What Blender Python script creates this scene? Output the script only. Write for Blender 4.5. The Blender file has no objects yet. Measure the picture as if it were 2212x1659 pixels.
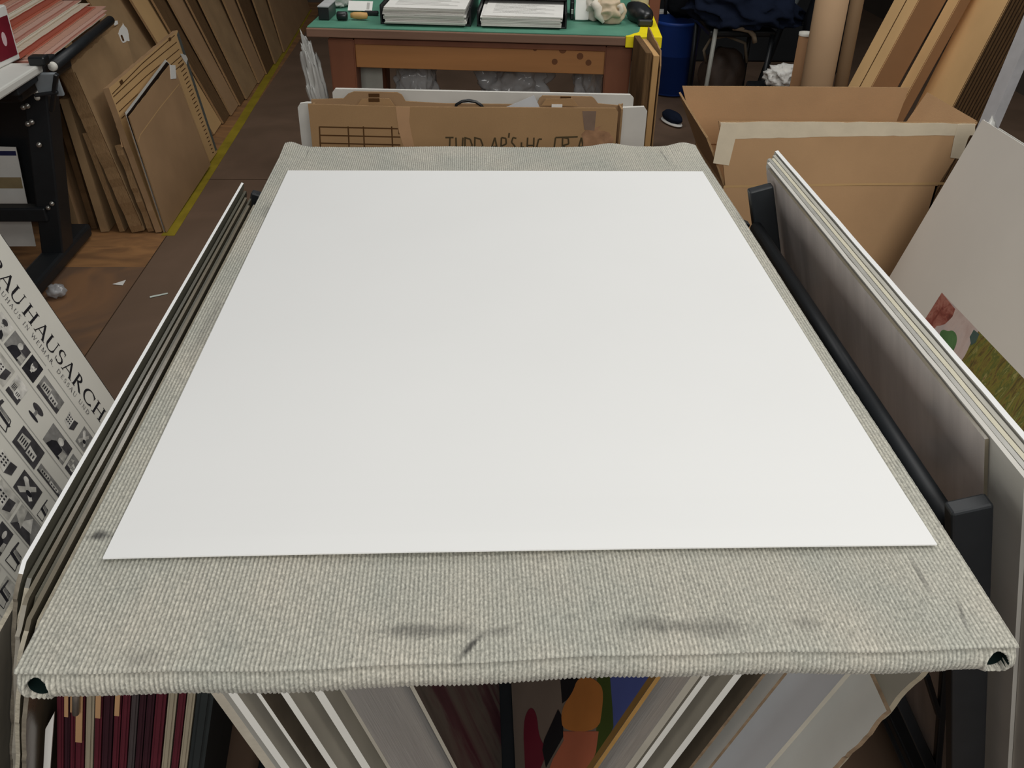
import bpy, bmesh, math, random
import numpy as np
from mathutils import Vector, Matrix, noise
random.seed(7)
V = Vector
COL = bpy.context.scene.collection
PI = math.pi

# ------------------------------------------------------------------ camera
FPX, IW, IH = 1950.0, 2212.0, 1659.0
PITCH, YAW, ROLL = 0.57793532, 0.05315504, 0.0207102
CAM = V((-0.05287759, -0.63464922, 1.42645072))
fwd = V((math.sin(YAW)*math.cos(PITCH), math.cos(YAW)*math.cos(PITCH), -math.sin(PITCH)))
rt0 = V((math.cos(YAW), -math.sin(YAW), 0)); up0 = rt0.cross(fwd)
RT = rt0*math.cos(ROLL)+up0*math.sin(ROLL); UP = up0*math.cos(ROLL)-rt0*math.sin(ROLL)
cd = bpy.data.cameras.new('camera'); co = bpy.data.objects.new('camera', cd); COL.objects.link(co)
cd.sensor_width = 36; cd.lens = 36*FPX/IW; cd.clip_start = .02
co.matrix_world = Matrix(((RT.x, UP.x, -fwd.x, CAM.x), (RT.y, UP.y, -fwd.y, CAM.y), (RT.z, UP.z, -fwd.z, CAM.z), (0, 0, 0, 1)))
bpy.context.scene.camera = co
# site survey: a photo point carried out to a known plane of the room
def ray(px, py): return fwd + RT*((px-IW/2)/FPX) - UP*((py-IH/2)/FPX)
def zat(px, py, z): d = ray(px, py); return CAM + d*((z-CAM.z)/d.z)
def yat(px, py, y): d = ray(px, py); return CAM + d*((y-CAM.y)/d.y)
def pat(px, py, p, n): d = ray(px, py); return CAM + d*((p-CAM).dot(n)/d.dot(n))

# ------------------------------------------------------------------ materials
def lin(c):
    return tuple(((v/255)/12.92 if v/255 <= .04045 else ((v/255+.055)/1.055)**2.4) for v in c)
MATS = {}
def M(name, rgb, rough=.7, spec=.3, var=.10, ns=25, bump=0.0, bs=300, metal=0, alpha=1, stretch=(1, 1, 1), rgb2=None, detail=4):
    if name in MATS: return MATS[name]
    m = bpy.data.materials.new(name); m.use_nodes = True
    nt = m.node_tree; N = nt.nodes; L = nt.links; b = N['Principled BSDF']
    c = lin(rgb)
    b.inputs['Roughness'].default_value = rough; b.inputs['Specular IOR Level'].default_value = spec
    b.inputs['Metallic'].default_value = metal; b.inputs['Alpha'].default_value = alpha
    tc = N.new('ShaderNodeTexCoord'); mp = N.new('ShaderNodeMapping'); mp.inputs['Scale'].default_value = stretch
    L.new(tc.outputs['Object'], mp.inputs['Vector'])
    nz = N.new('ShaderNodeTexNoise'); nz.inputs['Scale'].default_value = ns; nz.inputs['Detail'].default_value = detail
    L.new(mp.outputs[0], nz.inputs['Vector'])
    r = N.new('ShaderNodeValToRGB'); r.color_ramp.elements[0].position = .3; r.color_ramp.elements[1].position = .7
    c2 = lin(rgb2) if rgb2 else tuple(min(1, v*(1+var)) for v in c)
    c1 = c if rgb2 else tuple(v*(1-var) for v in c)
    r.color_ramp.elements[0].color = (*c1, 1); r.color_ramp.elements[1].color = (*c2, 1)
    L.new(nz.outputs['Fac'], r.inputs[0]); L.new(r.outputs[0], b.inputs['Base Color'])
    if bump:
        n2 = N.new('ShaderNodeTexNoise'); n2.inputs['Scale'].default_value = bs; n2.inputs['Detail'].default_value = 3
        L.new(mp.outputs[0], n2.inputs['Vector'])
        bp = N.new('ShaderNodeBump'); bp.inputs['Strength'].default_value = bump; bp.inputs['Distance'].default_value = .002
        L.new(n2.outputs['Fac'], bp.inputs['Height']); L.new(bp.outputs[0], b.inputs['Normal'])
    MATS[name] = m; return m
CB = M('cardboard', (190, 153, 114), .85, .15, .07, 6, .15, 250)
CB2 = M('cardboard_dull', (166, 134, 100), .85, .15, .10, 5, .15, 250)
CB3 = M('cardboard_old', (158, 130, 96), .85, .15, .14, 7, .2, 200)
CBE = M('cardboard_core', (150, 120, 86), .9, .1, .22, 60, .3, 400, stretch=(1, 1, 8))
CBD = M('cardboard_fluted', (104, 80, 55), .9, .1, .35, 14, .4, 120, stretch=(30, 1, .4))
KRAFT = M('kraft_tan', (196, 160, 112), .8, .2, .06, 5, .1, 250)
INKB = M('brown_print', (84, 58, 34), .9, .1)
INK = M('black_ink', (34, 32, 36), .8, .2)
PENCIL = M('marker_pen', (78, 66, 46), .9, .1)
WHITE = M('white_card', (238, 238, 236), .85, .12, .012, 3)
PAPER = M('white_paper', (226, 224, 218), .85, .2, .03, 20)
GREYB = M('grey_white_board', (206, 203, 195), .8, .2, .06, 10)
GREYD = M('grey_board', (150, 144, 132), .8, .2, .12, 12)
OLIVE = M('dark_sleeve', (80, 77, 63), .35, .5, .2, 8)
SLEEVE = M('plastic_sleeve', (112, 104, 88), .22, .6, .2, 6, .1, 40)
TORN = M('torn_board_core', (176, 168, 150), .95, .1, .2, 60, .6, 200)
BROWNE = M('brown_board_edge', (132, 112, 90), .95, .1, .25, 60, .5, 200)
BLACK = M('black_metal', (30, 33, 36), .45, .4, .1, 30)
BLACKP = M('black_plastic', (26, 28, 30), .35, .5, .1, 30)
DARKC = M('black_cloth', (24, 26, 30), .95, .1, .3, 12)
STEEL = M('steel', (186, 184, 178), .3, .5, .06, 40, metal=.8)
BOLT = M('white_plastic', (226, 224, 214), .5, .4, .03)
MASK = M('masking_tape', (222, 208, 182), .7, .25, .05, 20, .2, 90)
MAROON = M('maroon_cloth', (84, 30, 40), .8, .2, .18, 20)
MAROOND = M('dark_maroon_cloth', (52, 24, 32), .8, .2, .2, 20)
CREAM = M('cream_board', (150, 140, 120), .8, .2, .1, 20)
TAN = M('tan_tab', (176, 138, 100), .8, .2, .06)
WOODR = M('red_brown_wood', (126, 78, 54), .5, .35, .2, 6, .08, 60, stretch=(1, 1, .15))
WOODO = M('orange_pine', (170, 118, 70), .5, .35, .18, 5, .08, 60, stretch=(.25, 3, 3))
WOODT = M('worn_wood_edge', (126, 96, 78), .6, .3, .2, 8, .1, 60, stretch=(.3, 3, 3))
GREENM = M('green_cutting_mat', (84, 138, 116), .6, .3, .10, 12)
YELLOW = M('yellow_tape', (240, 220, 20), .5, .35, .04)
YELLOWF = M('worn_yellow_floor_tape', (150, 132, 36), .7, .25, .18, 12)
PLAST = M('clear_plastic_film', (196, 198, 200), .16, .6, .2, 10, .5, 30, alpha=.6)
PLASTG = M('milky_plastic_film', (205, 204, 198), .3, .5, .12, 10, .4, 25, alpha=.85)
CLOTHW = M('off_white_rag', (214, 206, 192), .95, .1, .08, 20, .3, 150)
CLOTHB = M('beige_rag', (196, 178, 152), .95, .1, .1, 20, .3, 150)
NAVY = M('navy_cloth', (28, 35, 52), .95, .1, .2, 8, .3, 60)
BLUE = M('blue_plastic', (26, 62, 138), .45, .4, .1, 5)
GOLD = M('gold_edge', (172, 132, 74), .5, .4, .12, 20)

# ------------------------------------------------------------------ object helpers
LM = {}
def link(name, me, mats, parent=None, mw=None):
    o = bpy.data.objects.new(name, me); COL.objects.link(o); LM[o] = mw.copy() if mw is not None else Matrix()
    for m in (mats if isinstance(mats, (list, tuple)) else [mats]): me.materials.append(m)
    if parent: o.parent = parent
    if mw is not None: o.matrix_local = mw
    return o
def tag(o, label, cat, group=None, kind=None):
    o['label'] = label; o['category'] = cat
    if group: o['group'] = group
    if kind: o['kind'] = kind
    return o
def sub(child, part):
    """make child a sub-part of part (both were placed in the same thing)"""
    m = LM[part].inverted() @ LM[child]; child.parent = part; child.matrix_local = m; LM[child] = m; return child
def struct(o): o['kind'] = 'structure'; return o
def empty(name, loc, label, cat, group=None, mw=None):
    o = bpy.data.objects.new(name, None); COL.objects.link(o); o.empty_display_size = .05
    if mw is not None: o.matrix_local = mw
    else: o.location = loc
    tag(o, label, cat, group); return o
def frame(o, eu, ev):
    eu = V(eu).normalized(); ev = V(ev); ev = (ev-eu*ev.dot(eu)).normalized(); n = eu.cross(ev)
    return Matrix(((eu.x, ev.x, n.x, o[0]), (eu.y, ev.y, n.y, o[1]), (eu.z, ev.z, n.z, o[2]), (0, 0, 0, 1)))
def me_from(name, verts, faces, idx=None, smooth=False):
    me = bpy.data.meshes.new(name); me.from_pydata([tuple(v) for v in verts], [], faces); me.update()
    if idx is not None: me.polygons.foreach_set('material_index', idx)
    if smooth: me.polygons.foreach_set('use_smooth', [True]*len(me.polygons))
    return me
def rag(pts, amp, step=.012, seed=0, only=None):
    """subdivide an outline and jitter it, for torn card"""
    rnd = random.Random(seed); out = []
    for i, p in enumerate(pts):
        q = pts[(i+1) % len(pts)]; out.append(tuple(p))
        if only is not None and i not in only: continue
        d = math.hypot(q[0]-p[0], q[1]-p[1]); k = int(d/step); ph = rnd.uniform(0, 6)
        nx, ny = (q[1]-p[1])/d, -(q[0]-p[0])/d
        for j in range(1, k):
            t = (j+rnd.uniform(-.35, .35))/k; a = amp*(.7*math.sin(ph+t*d*70+1.3*math.sin(t*d*31))+rnd.uniform(-.45, .45)*rnd.random())
            out.append((p[0]+(q[0]-p[0])*t+nx*a, p[1]+(q[1]-p[1])*t+ny*a))
    return out
def sheet(name, mw, pts, t, mats, parent=None, vm=None):
    """flat card: outline pts in the frame's u,v, face at n=0, thickness t backwards; mats = (face, edge)"""
    n = len(pts)
    a = sum(pts[i][0]*pts[(i+1) % n][1]-pts[(i+1) % n][0]*pts[i][1] for i in range(n))
    if a < 0: pts = pts[::-1]
    vs = [(p[0], p[1], 0) for p in pts]+[(p[0], p[1], -t) for p in pts]
    fs = [tuple(range(n)), tuple(range(2*n-1, n-1, -1))]+[(i, n+i, n+(i+1) % n, (i+1) % n) for i in range(n)]
    if not isinstance(mats, (list, tuple)): mats = (mats, mats)
    back = 2 if len(mats) > 2 else 0
    return link(name, me_from(name, vs, fs, [0, back]+[(len(mats) if vm and max(pts[(i+1) % n][0], pts[i][0]) < .019 else 1) for i in range(n)]), list(mats)+([vm] if vm else []), parent, mw)
def rect(u0, v0, u1, v1): return [(u0, v0), (u1, v0), (u1, v1), (u0, v1)]
def bmobj(name, bm, mats, parent=None, mw=None, smooth=False):
    me = bpy.data.meshes.new(name); bm.to_mesh(me); bm.free()
    if smooth: me.polygons.foreach_set('use_smooth', [True]*len(me.polygons))
    return link(name, me, mats, parent, mw)
def box(name, c, s, mat, parent=None, rot=None, bev=.003, mw=None):
    """block: centre c, size s"""
    bm = bmesh.new(); bmesh.ops.create_cube(bm, size=1)
    for v in bm.verts: v.co = V((v.co.x*s[0], v.co.y*s[1], v.co.z*s[2]))
    if bev: bmesh.ops.bevel(bm, geom=bm.edges[:], offset=min(bev, min(s)*.3), segments=2, affect='EDGES', profile=.5)
    m = Matrix.Translation(c)
    if rot is not None: m = m @ rot
    if mw is not None: m = mw @ m
    return bmobj(name, bm, mat, parent, m)
def bar(name, p, q, w, h, mat, parent=None, side=(0, 1, 0), bev=.003):
    """rectangular bar from p to q; h is measured along side"""
    p, q = V(p), V(q); d = (q-p); l = d.length; d.normalize()
    s = V(side); s = (s-d*s.dot(d)).normalized(); x = s.cross(d)
    m = Matrix(((x.x, s.x, d.x, p.x), (x.y, s.y, d.y, p.y), (x.z, s.z, d.z, p.z), (0, 0, 0, 1)))
    return box(name, (0, 0, l/2), (w, h, l), mat, parent, None, bev, m)
def tube(name, path, r, mat, parent=None, seg=12, caps=True, mw=None):
    path = [V(p) for p in path]; vs = []; fs = []; ref = None
    for i, p in enumerate(path):
        t = (path[min(i+1, len(path)-1)]-path[max(i-1, 0)]).normalized()
        if ref is None: ref = V((0, 0, 1)) if abs(t.z) < .9 else V((1, 0, 0))
        x = (ref-t*ref.dot(t)).normalized(); y = t.cross(x); ref = x
        ri = r[i] if isinstance(r, (list, tuple)) else r
        for k in range(seg):
            a = 2*PI*k/seg; vs.append(p+x*math.cos(a)*ri+y*math.sin(a)*ri)
    for i in range(len(path)-1):
        for k in range(seg):
            fs.append((i*seg+k, i*seg+(k+1) % seg, (i+1)*seg+(k+1) % seg, (i+1)*seg+k))
    ns = len(fs)
    if caps: fs += [tuple(range(seg-1, -1, -1)), tuple(range((len(path)-1)*seg, len(path)*seg))]
    me = me_from(name, vs, fs); me.polygons.foreach_set('use_smooth', [i < ns for i in range(len(fs))])
    return link(name, me, mat, parent, mw)
def lathe(name, prof, mat, parent=None, mw=None, seg=32, idx=None, smooth=True):
    """profile (r,z) about local z, open ends"""
    vs = [(r*math.cos(2*PI*k/seg), r*math.sin(2*PI*k/seg), z) for r, z in prof for k in range(seg)]
    fs = []; mi = []
    for i in range(len(prof)-1):
        for k in range(seg):
            fs.append((i*seg+k, i*seg+(k+1) % seg, (i+1)*seg+(k+1) % seg, (i+1)*seg+k)); mi.append(idx[i] if idx else 0)
    return link(name, me_from(name, vs, fs, mi, smooth), mat, parent, mw)
def blob(name, c, rad, mat, parent=None, amp=.2, freq=3, seed=0, sub=4, ridge=False, rot=None, flat=None, fn=None, hf=.4):
    """crumpled soft body"""
    bm = bmesh.new(); bmesh.ops.create_icosphere(bm, subdivisions=sub, radius=1)
    off = V((seed*7.3, seed*3.1, seed*1.7))
    for v in bm.verts:
        d = v.co.normalized()
        k = noise.noise(d*freq+off)
        if ridge: k = 1-2*abs(k)-.4
        k += hf*noise.noise(d*freq*2.7+off)
        p = d*(1+amp*k); p = V((p.x*rad[0], p.y*rad[1], p.z*rad[2]))
        if fn: p = fn(p)
        if flat is not None and p.z < flat: p.z = flat+(p.z-flat)*.05
        v.co = p
    m = Matrix.Translation(c)
    if rot is not None: m = m @ rot
    return bmobj(name, bm, mat, parent, m, True)
def flatmesh(name, polys, mats, parent, mw, lift=.0004, idx=None):
    """printed shapes lying on a face: polygons in u,v"""
    vs = []; fs = []
    for i, p in enumerate(polys):
        a = sum(p[j][0]*p[(j+1) % len(p)][1]-p[(j+1) % len(p)][0]*p[j][1] for j in range(len(p)))
        if a < 0: p = p[::-1]
        z = lift+(idx[i]*.00004 if idx and False else 0)+i*2e-6
        b = len(vs); vs += [(q[0], q[1], z) for q in p]; fs.append(tuple(range(b, b+len(p))))
    return link(name, me_from(name, vs, fs, idx), mats, parent, mw)
def stroke(p, q, w, w2=None):
    d = math.hypot(q[0]-p[0], q[1]-p[1]) or 1e-6; nx, ny = -(q[1]-p[1])/d, (q[0]-p[0])/d; w2 = w if w2 is None else w2
    return [(p[0]+nx*w/2, p[1]+ny*w/2), (p[0]-nx*w/2, p[1]-ny*w/2), (q[0]-nx*w2/2, q[1]-ny*w2/2), (q[0]+nx*w2/2, q[1]+ny*w2/2)]
def pline(pts, w): return [stroke(pts[i], pts[i+1], w) for i in range(len(pts)-1)]
def arc(cx, cy, rx, ry, a0, a1, wt, wn, k=12):
    """calligraphic arc: thick where it runs upright"""
    out = []; P = []
    for i in range(k+1):
        a = math.radians(a0+(a1-a0)*i/k); w = wn+(wt-wn)*abs(math.cos(a))
        P.append(((cx+(rx+w/2)*math.cos(a), cy+(ry+w/2)*math.sin(a)), (cx+(rx-w/2)*math.cos(a), cy+(ry-w/2)*math.sin(a))))
    for i in range(k): out.append([P[i][0], P[i][1], P[i+1][1], P[i+1][0]])
    return out
def glyph(ch, T=.14, t=.055):
    """roman capitals, cap height 1; returns (polys, advance)"""
    S = lambda x, y, w=.15: stroke((x-w, y), (x+w, y), .045)
    stem = lambda x, w=T, a=0, b=1: [stroke((x, a), (x, b), w)]
    if ch == 'A': return [stroke((.06, 0), (.38, 1), t), stroke((.36, 1), (.74, 0), T), stroke((.18, .34), (.6, .34), t), S(.07, .02, .1), S(.74, .02, .13)], .82
    if ch == 'B': return stem(.16)+arc(.2, .75, .26, .225, -90, 90, T, t)+arc(.2, .27, .33, .245, -90, 90, T, t)+[S(.16, .02, .13), S(.16, .98, .13)], .72
    if ch == 'C': return arc(.5, .5, .42, .47, 40, 320, T, t, 18)+[stroke((.82, .68), (.86, .9), .05), stroke((.82, .2), (.86, .1), .04)], .95
    if ch == 'D': return stem(.16)+arc(.22, .5, .55, .47, -90, 90, T, t, 16)+[S(.16, .02, .13), S(.16, .98, .13)], .95
    if ch == 'E': return stem(.16)+[stroke((.1, .97), (.56, .97), t), stroke((.1, .52), (.5, .52), t), stroke((.1, .03), (.6, .03), t), stroke((.55, .98), (.55, .82), .04), stroke((.59, .02), (.6, .2), .04)], .68
    if ch == 'H': return stem(.16)+stem(.72)+[stroke((.16, .52), (.72, .52), t)]+[S(x, y) for x in (.16, .72) for y in (.02, .98)], .92
    if ch == 'I': return stem(.16)+[S(.16, .02), S(.16, .98)], .34
    if ch == 'M': return [stroke((.14, 0), (.18, 1), t), stroke((.18, 1), (.5, .05), T), stroke((.5, .05), (.82, 1), t), stroke((.84, 1), (.9, 0), T), S(.14, .02, .1), S(.9, .02, .13), S(.16, .98, .08), S(.86, .98, .08)], 1.08
    if ch == 'N': return [stroke((.14, 0), (.14, 1), t), stroke((.14, 1), (.72, .02), T), stroke((.72, 0), (.72, 1), t), S(.14, .02, .12), S(.1, .98, .1), S(.72, .98, .12)], .9
    if ch == 'R': return stem(.16)+arc(.2, .74, .28, .235, -90, 90, T, t)+[stroke((.3, .5), (.74, .02), T), S(.16, .02, .13), S(.16, .98, .13), S(.76, .02, .08)], .8
    if ch == 'S': return arc(.3, .74, .2, .24, 45, 270, T*.9, t)+arc(.3, .26, .22, .24, -135, 90, T*.9, t)+[stroke((.47, .98), (.48, .76), .04), stroke((.08, .02), (.06, .26), .04)], .62
    if ch == 'U': return stem(.16, T, .28)+stem(.72, t, .28)+arc(.44, .29, .28, .27, 180, 360, T*.75, t)+[S(.16, .98, .13), S(.72, .98, .11)], .88
    if ch == 'V': return [stroke((.04, 1), (.4, 0), T), stroke((.4, 0), (.74, 1), t), S(.05, .98, .12), S(.74, .98, .1)], .78
    if ch == 'W': return [stroke((.04, 1), (.32, 0), T), stroke((.32, 0), (.56, .95), t), stroke((.54, 1), (.82, 0), T), stroke((.82, 0), (1.08, 1), t), S(.05, .98, .11), S(1.08, .98, .1)], 1.14
    if ch == ',': return [stroke((.08, .08), (.02, -.16), .09, .03)], .25
    return [], .4
def put(ch, x, y, h, T=.14, t=.055, wx=1):
    g, adv = glyph(ch, T, t); return [[(x+q[0]*h*wx, y+q[1]*h) for q in p] for p in g], adv*h*wx

# ------------------------------------------------------------------ setting
def wood_floor():
    m = bpy.data.materials.new('worn_floor_panels'); m.use_nodes = True; N = m.node_tree.nodes; L = m.node_tree.links; b = N['Principled BSDF']
    tc = N.new('ShaderNodeTexCoord'); sep = N.new('ShaderNodeSeparateXYZ'); L.new(tc.outputs['Object'], sep.inputs[0])
    def noise_(scale, st, det=5):
        mp = N.new('ShaderNodeMapping'); mp.inputs['Scale'].default_value = st; L.new(tc.outputs['Object'], mp.inputs[0])
        n = N.new('ShaderNodeTexNoise'); n.inputs['Scale'].default_value = scale; n.inputs['Detail'].default_value = det
        n.inputs['Distortion'].default_value = 1.2; L.new(mp.outputs[0], n.inputs[0]); return n
    def ramp(src, a, b_, p0=.35, p1=.65):
        r = N.new('ShaderNodeValToRGB'); r.color_ramp.elements[0].position = p0; r.color_ramp.elements[1].position = p1
        r.color_ramp.elements[0].color = (*lin(a), 1); r.color_ramp.elements[1].color = (*lin(b_), 1); L.new(src, r.inputs[0]); return r
    grain = noise_(5, (1, 3.0, 1)); blot = noise_(2.2, (1, 1, 1), 3)
    orange = ramp(grain.outputs[0], (128, 94, 64), (164, 120, 78)); brown = ramp(blot.outputs[0], (108, 88, 72), (122, 99, 82))
    worn = ramp(blot.outputs[0], (112, 88, 70), (140, 104, 74), .45, .6)
    def cmp(axis, thr, op='GREATER_THAN'):
        n = N.new('ShaderNodeMath'); n.operation = op; n.inputs[1].default_value = thr; L.new(sep.outputs[axis], n.inputs[0]); return n
    def mix(f, a, b_):
        x = N.new('ShaderNodeMix'); x.data_type = 'RGBA'; L.new(f.outputs[0], x.inputs[0]); L.new(a, x.inputs[6]); L.new(b_, x.inputs[7]); return x.outputs[2]
    far = cmp('Y', 2.33)                       # the panel by the stack is less trodden
    left = mix(far, worn.outputs[0], orange.outputs[0])
    col = mix(cmp('X', -1.207), left, brown.outputs[0])
    L.new(col, b.inputs['Base Color']); b.inputs['Roughness'].default_value = .5; b.inputs['Specular IOR Level'].default_value = .35
    bp = N.new('ShaderNodeBump'); bp.inputs['Strength'].default_value = .15; bp.inputs['Distance'].default_value = .003
    L.new(grain.outputs[0], bp.inputs['Height']); L.new(bp.outputs[0], b.inputs['Normal'])
    return m
fl = link('floor', me_from('floor', [(-3.2, -1.5, 0), (3.2, -1.5, 0), (3.2, 7.2, 0), (-3.2, 7.2, 0), (-3.2, -1.5, -.1), (3.2, -1.5, -.1), (3.2, 7.2, -.1), (-3.2, 7.2, -.1)],
          [(0, 1, 2, 3), (7, 6, 5, 4), (0, 4, 5, 1), (1, 5, 6, 2), (2, 6, 7, 3), (3, 7, 4, 0)]), wood_floor()); struct(fl)
WALLM = M('dark_wall_paint', (92, 84, 76), .9, .1, .12, 3)
struct(box('wall_left', (-3.25, 2.85, 1.45), (.1, 8.7, 2.9), WALLM, bev=0))
struct(box('wall_right', (3.25, 2.85, 1.45), (.1, 8.7, 2.9), WALLM, bev=0))
struct(box('wall_back', (0, 7.25, 1.45), (6.6, .1, 2.9), WALLM, bev=0))
SEAM = M('floor_seam', (70, 54, 40), .9, .1)
for (a, b_) in (((-1.207, 1.0), (-1.207, 2.60)), ((-1.2, 3.2), (2.0, 3.2))):
    s = bar('trim_1', (a[0], a[1], .0006), (b_[0], b_[1], .0006), .0028, .0012, SEAM, None, (0, 0, 1), 0); struct(s); s.name = 'trim_1'
ft = sheet('floor_tape', frame((0, 0, .0012), (1, 0, 0), (0, 1, 0)), [(-1.228, 2.60), (-1.178, 2.60), (-1.20, 4.0), (-1.27, 6.9), (-1.32, 6.9), (-1.245, 4.0)], .001, YELLOWF)
tag(ft, 'worn yellow tape line along the floor beside the leaning cardboard', 'floor tape')
s1 = sheet('paper_scrap', frame((-1.258, 2.2, .003), (1, .1, 0), (0, 1, 0)), [(-.02, -.008), (.016, -.02), (.018, .02)], .001, PAPER)
tag(s1, 'small white triangular paper scrap on the brown floor', 'scrap')
s2 = sheet('paper_scrap', frame((-1.098, 2.108, .003), (.75, .4, 0), (-.4, .75, 0)), [(-.03, -.005), (.028, -.004), (.03, .004), (-.028, .006)], .001, M('pale_green_paper', (206, 216, 206)))
tag(s2, 'thin pale strip of paper on the brown floor', 'scrap')
cr = blob('plastic_scrap', (-1.425, 2.10, .024), (.028, .022, .02), PLAST, None, .5, 2.2, 3, 3, True, flat=-.02)
tag(cr, 'crumpled clear plastic scrap on the floor by the black stand foot', 'scrap')

# ------------------------------------------------------------------ the carpeted work board
def carpet_mat():
    m = bpy.data.materials.new('ribbed_grey_carpet'); m.use_nodes = True; nt = m.node_tree; N = nt.nodes; L = nt.links; b = N['Principled BSDF']
    tc = N.new('ShaderNodeTexCoord')
    def nz(scale, st=(1, 1, 1), det=4):
        mp = N.new('ShaderNodeMapping'); mp.inputs['Scale'].default_value = st; L.new(tc.outputs['Object'], mp.inputs[0])
        n = N.new('ShaderNodeTexNoise'); n.inputs['Scale'].default_value = scale; n.inputs['Detail'].default_value = det; L.new(mp.outputs[0], n.inputs[0]); return n.outputs[0]
    r = N.new('ShaderNodeValToRGB'); e = r.color_ramp.elements
    e[0].position = .25; e[0].color = (*lin((162, 161, 152)), 1); e[1].position = .72; e[1].color = (*lin((216, 213, 201)), 1)
    L.new(nz(420, (1, .8, 1), 2), r.inputs[0])
    r2 = N.new('ShaderNodeValToRGB'); r2.color_ramp.elements[0].color = (.86, .875, .86, 1); r2.color_ramp.elements[1].color = (1, .975, .94, 1)
    r2.color_ramp.elements[0].position = .35; r2.color_ramp.elements[1].position = .65; L.new(nz(12, (1, .6, 1), 5), r2.inputs[0])
    mx = N.new('ShaderNodeMix'); mx.data_type = 'RGBA'; mx.blend_type = 'MULTIPLY'; mx.inputs[0].default_value = 1
    L.new(r.outputs[0], mx.inputs[6]); L.new(r2.outputs[0], mx.inputs[7]); col = mx.outputs[2]
    wob = nz(45, (1, 1, 1), 3)
    for (x, y, rx, ry, ang, amt) in ((-.418, .039, .006, .006, 0, .75), (-.408, .037, .02, .004, 0, .45), (-.095, -.09, .05, .008, 0, .5), (-.055, -.108, .018, .0035, .95, .85),
                                 (-.035, -.094, .02, .006, .3, .35), (.10, -.09, .03, .009, 0, .42), (.16, -.095, .035, .012, 0, .4), (.24, -.09, .015, .008, 0, .3), (-.41, .45, .008, .1, 0, .25),
                                 (.387, -.085, .002, .02, -.2, .5), (.37, -.035, .002, .03, 0, .45), (-.38, 1.16, .0015, .03, .05, .5), (.343, 1.14, .0015, .05, .04, .75), (-.405, .86, .012, .03, 0, .3), (-.33, -.115, .02, .01, 0, .25)):
        mp = N.new('ShaderNodeMapping'); mp.vector_type = 'TEXTURE'; mp.inputs['Location'].default_value = (x, y, .815); mp.inputs['Rotation'].default_value = (0, 0, ang); mp.inputs['Scale'].default_value = (rx, ry, .05)
        L.new(tc.outputs['Object'], mp.inputs[0]); ln = N.new('ShaderNodeVectorMath'); ln.operation = 'LENGTH'; L.new(mp.outputs[0], ln.inputs[0])
        ad = N.new('ShaderNodeMath'); ad.operation = 'MULTIPLY_ADD'; ad.inputs[1].default_value = 1.6; L.new(wob, ad.inputs[0]); L.new(ln.outputs['Value'], ad.inputs[2])
        mr = N.new('ShaderNodeMapRange'); mr.inputs[1].default_value = 1.1; mr.inputs[2].default_value = 2.1; mr.inputs[3].default_value = amt; mr.inputs[4].default_value = 0; L.new(ad.outputs[0], mr.inputs[0])
        q = N.new('ShaderNodeMix'); q.data_type = 'RGBA'; L.new(mr.outputs[0], q.inputs[0]); L.new(col, q.inputs[6]); q.inputs[7].default_value = (*lin((66, 64, 62)), 1); col = q.outputs[2]
    at = N.new('ShaderNodeAttribute'); at.attribute_name = 'rib'                      # base colour multiplied darker between the yarn rows
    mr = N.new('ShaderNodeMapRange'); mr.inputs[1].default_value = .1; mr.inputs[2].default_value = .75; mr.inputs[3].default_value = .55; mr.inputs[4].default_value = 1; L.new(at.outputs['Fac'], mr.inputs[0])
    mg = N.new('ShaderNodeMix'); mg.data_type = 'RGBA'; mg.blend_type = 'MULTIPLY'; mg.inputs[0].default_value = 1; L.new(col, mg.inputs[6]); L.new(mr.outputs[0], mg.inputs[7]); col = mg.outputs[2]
    L.new(col, b.inputs['Base Color']); b.inputs['Roughness'].default_value = 1; b.inputs['Specular IOR Level'].default_value = .05
    b.inputs['Sheen Weight'].default_value = .15
    bp = N.new('ShaderNodeBump'); bp.inputs['Strength'].default_value = .5; bp.inputs['Distance'].default_value = .0015
    L.new(nz(420, (1, .7, 1), 2), bp.inputs['Height']); L.new(bp.outputs[0], b.inputs['Normal'])
    return m
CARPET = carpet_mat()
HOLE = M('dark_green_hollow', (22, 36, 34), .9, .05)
ZB, RIB = .815, .0040
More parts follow.
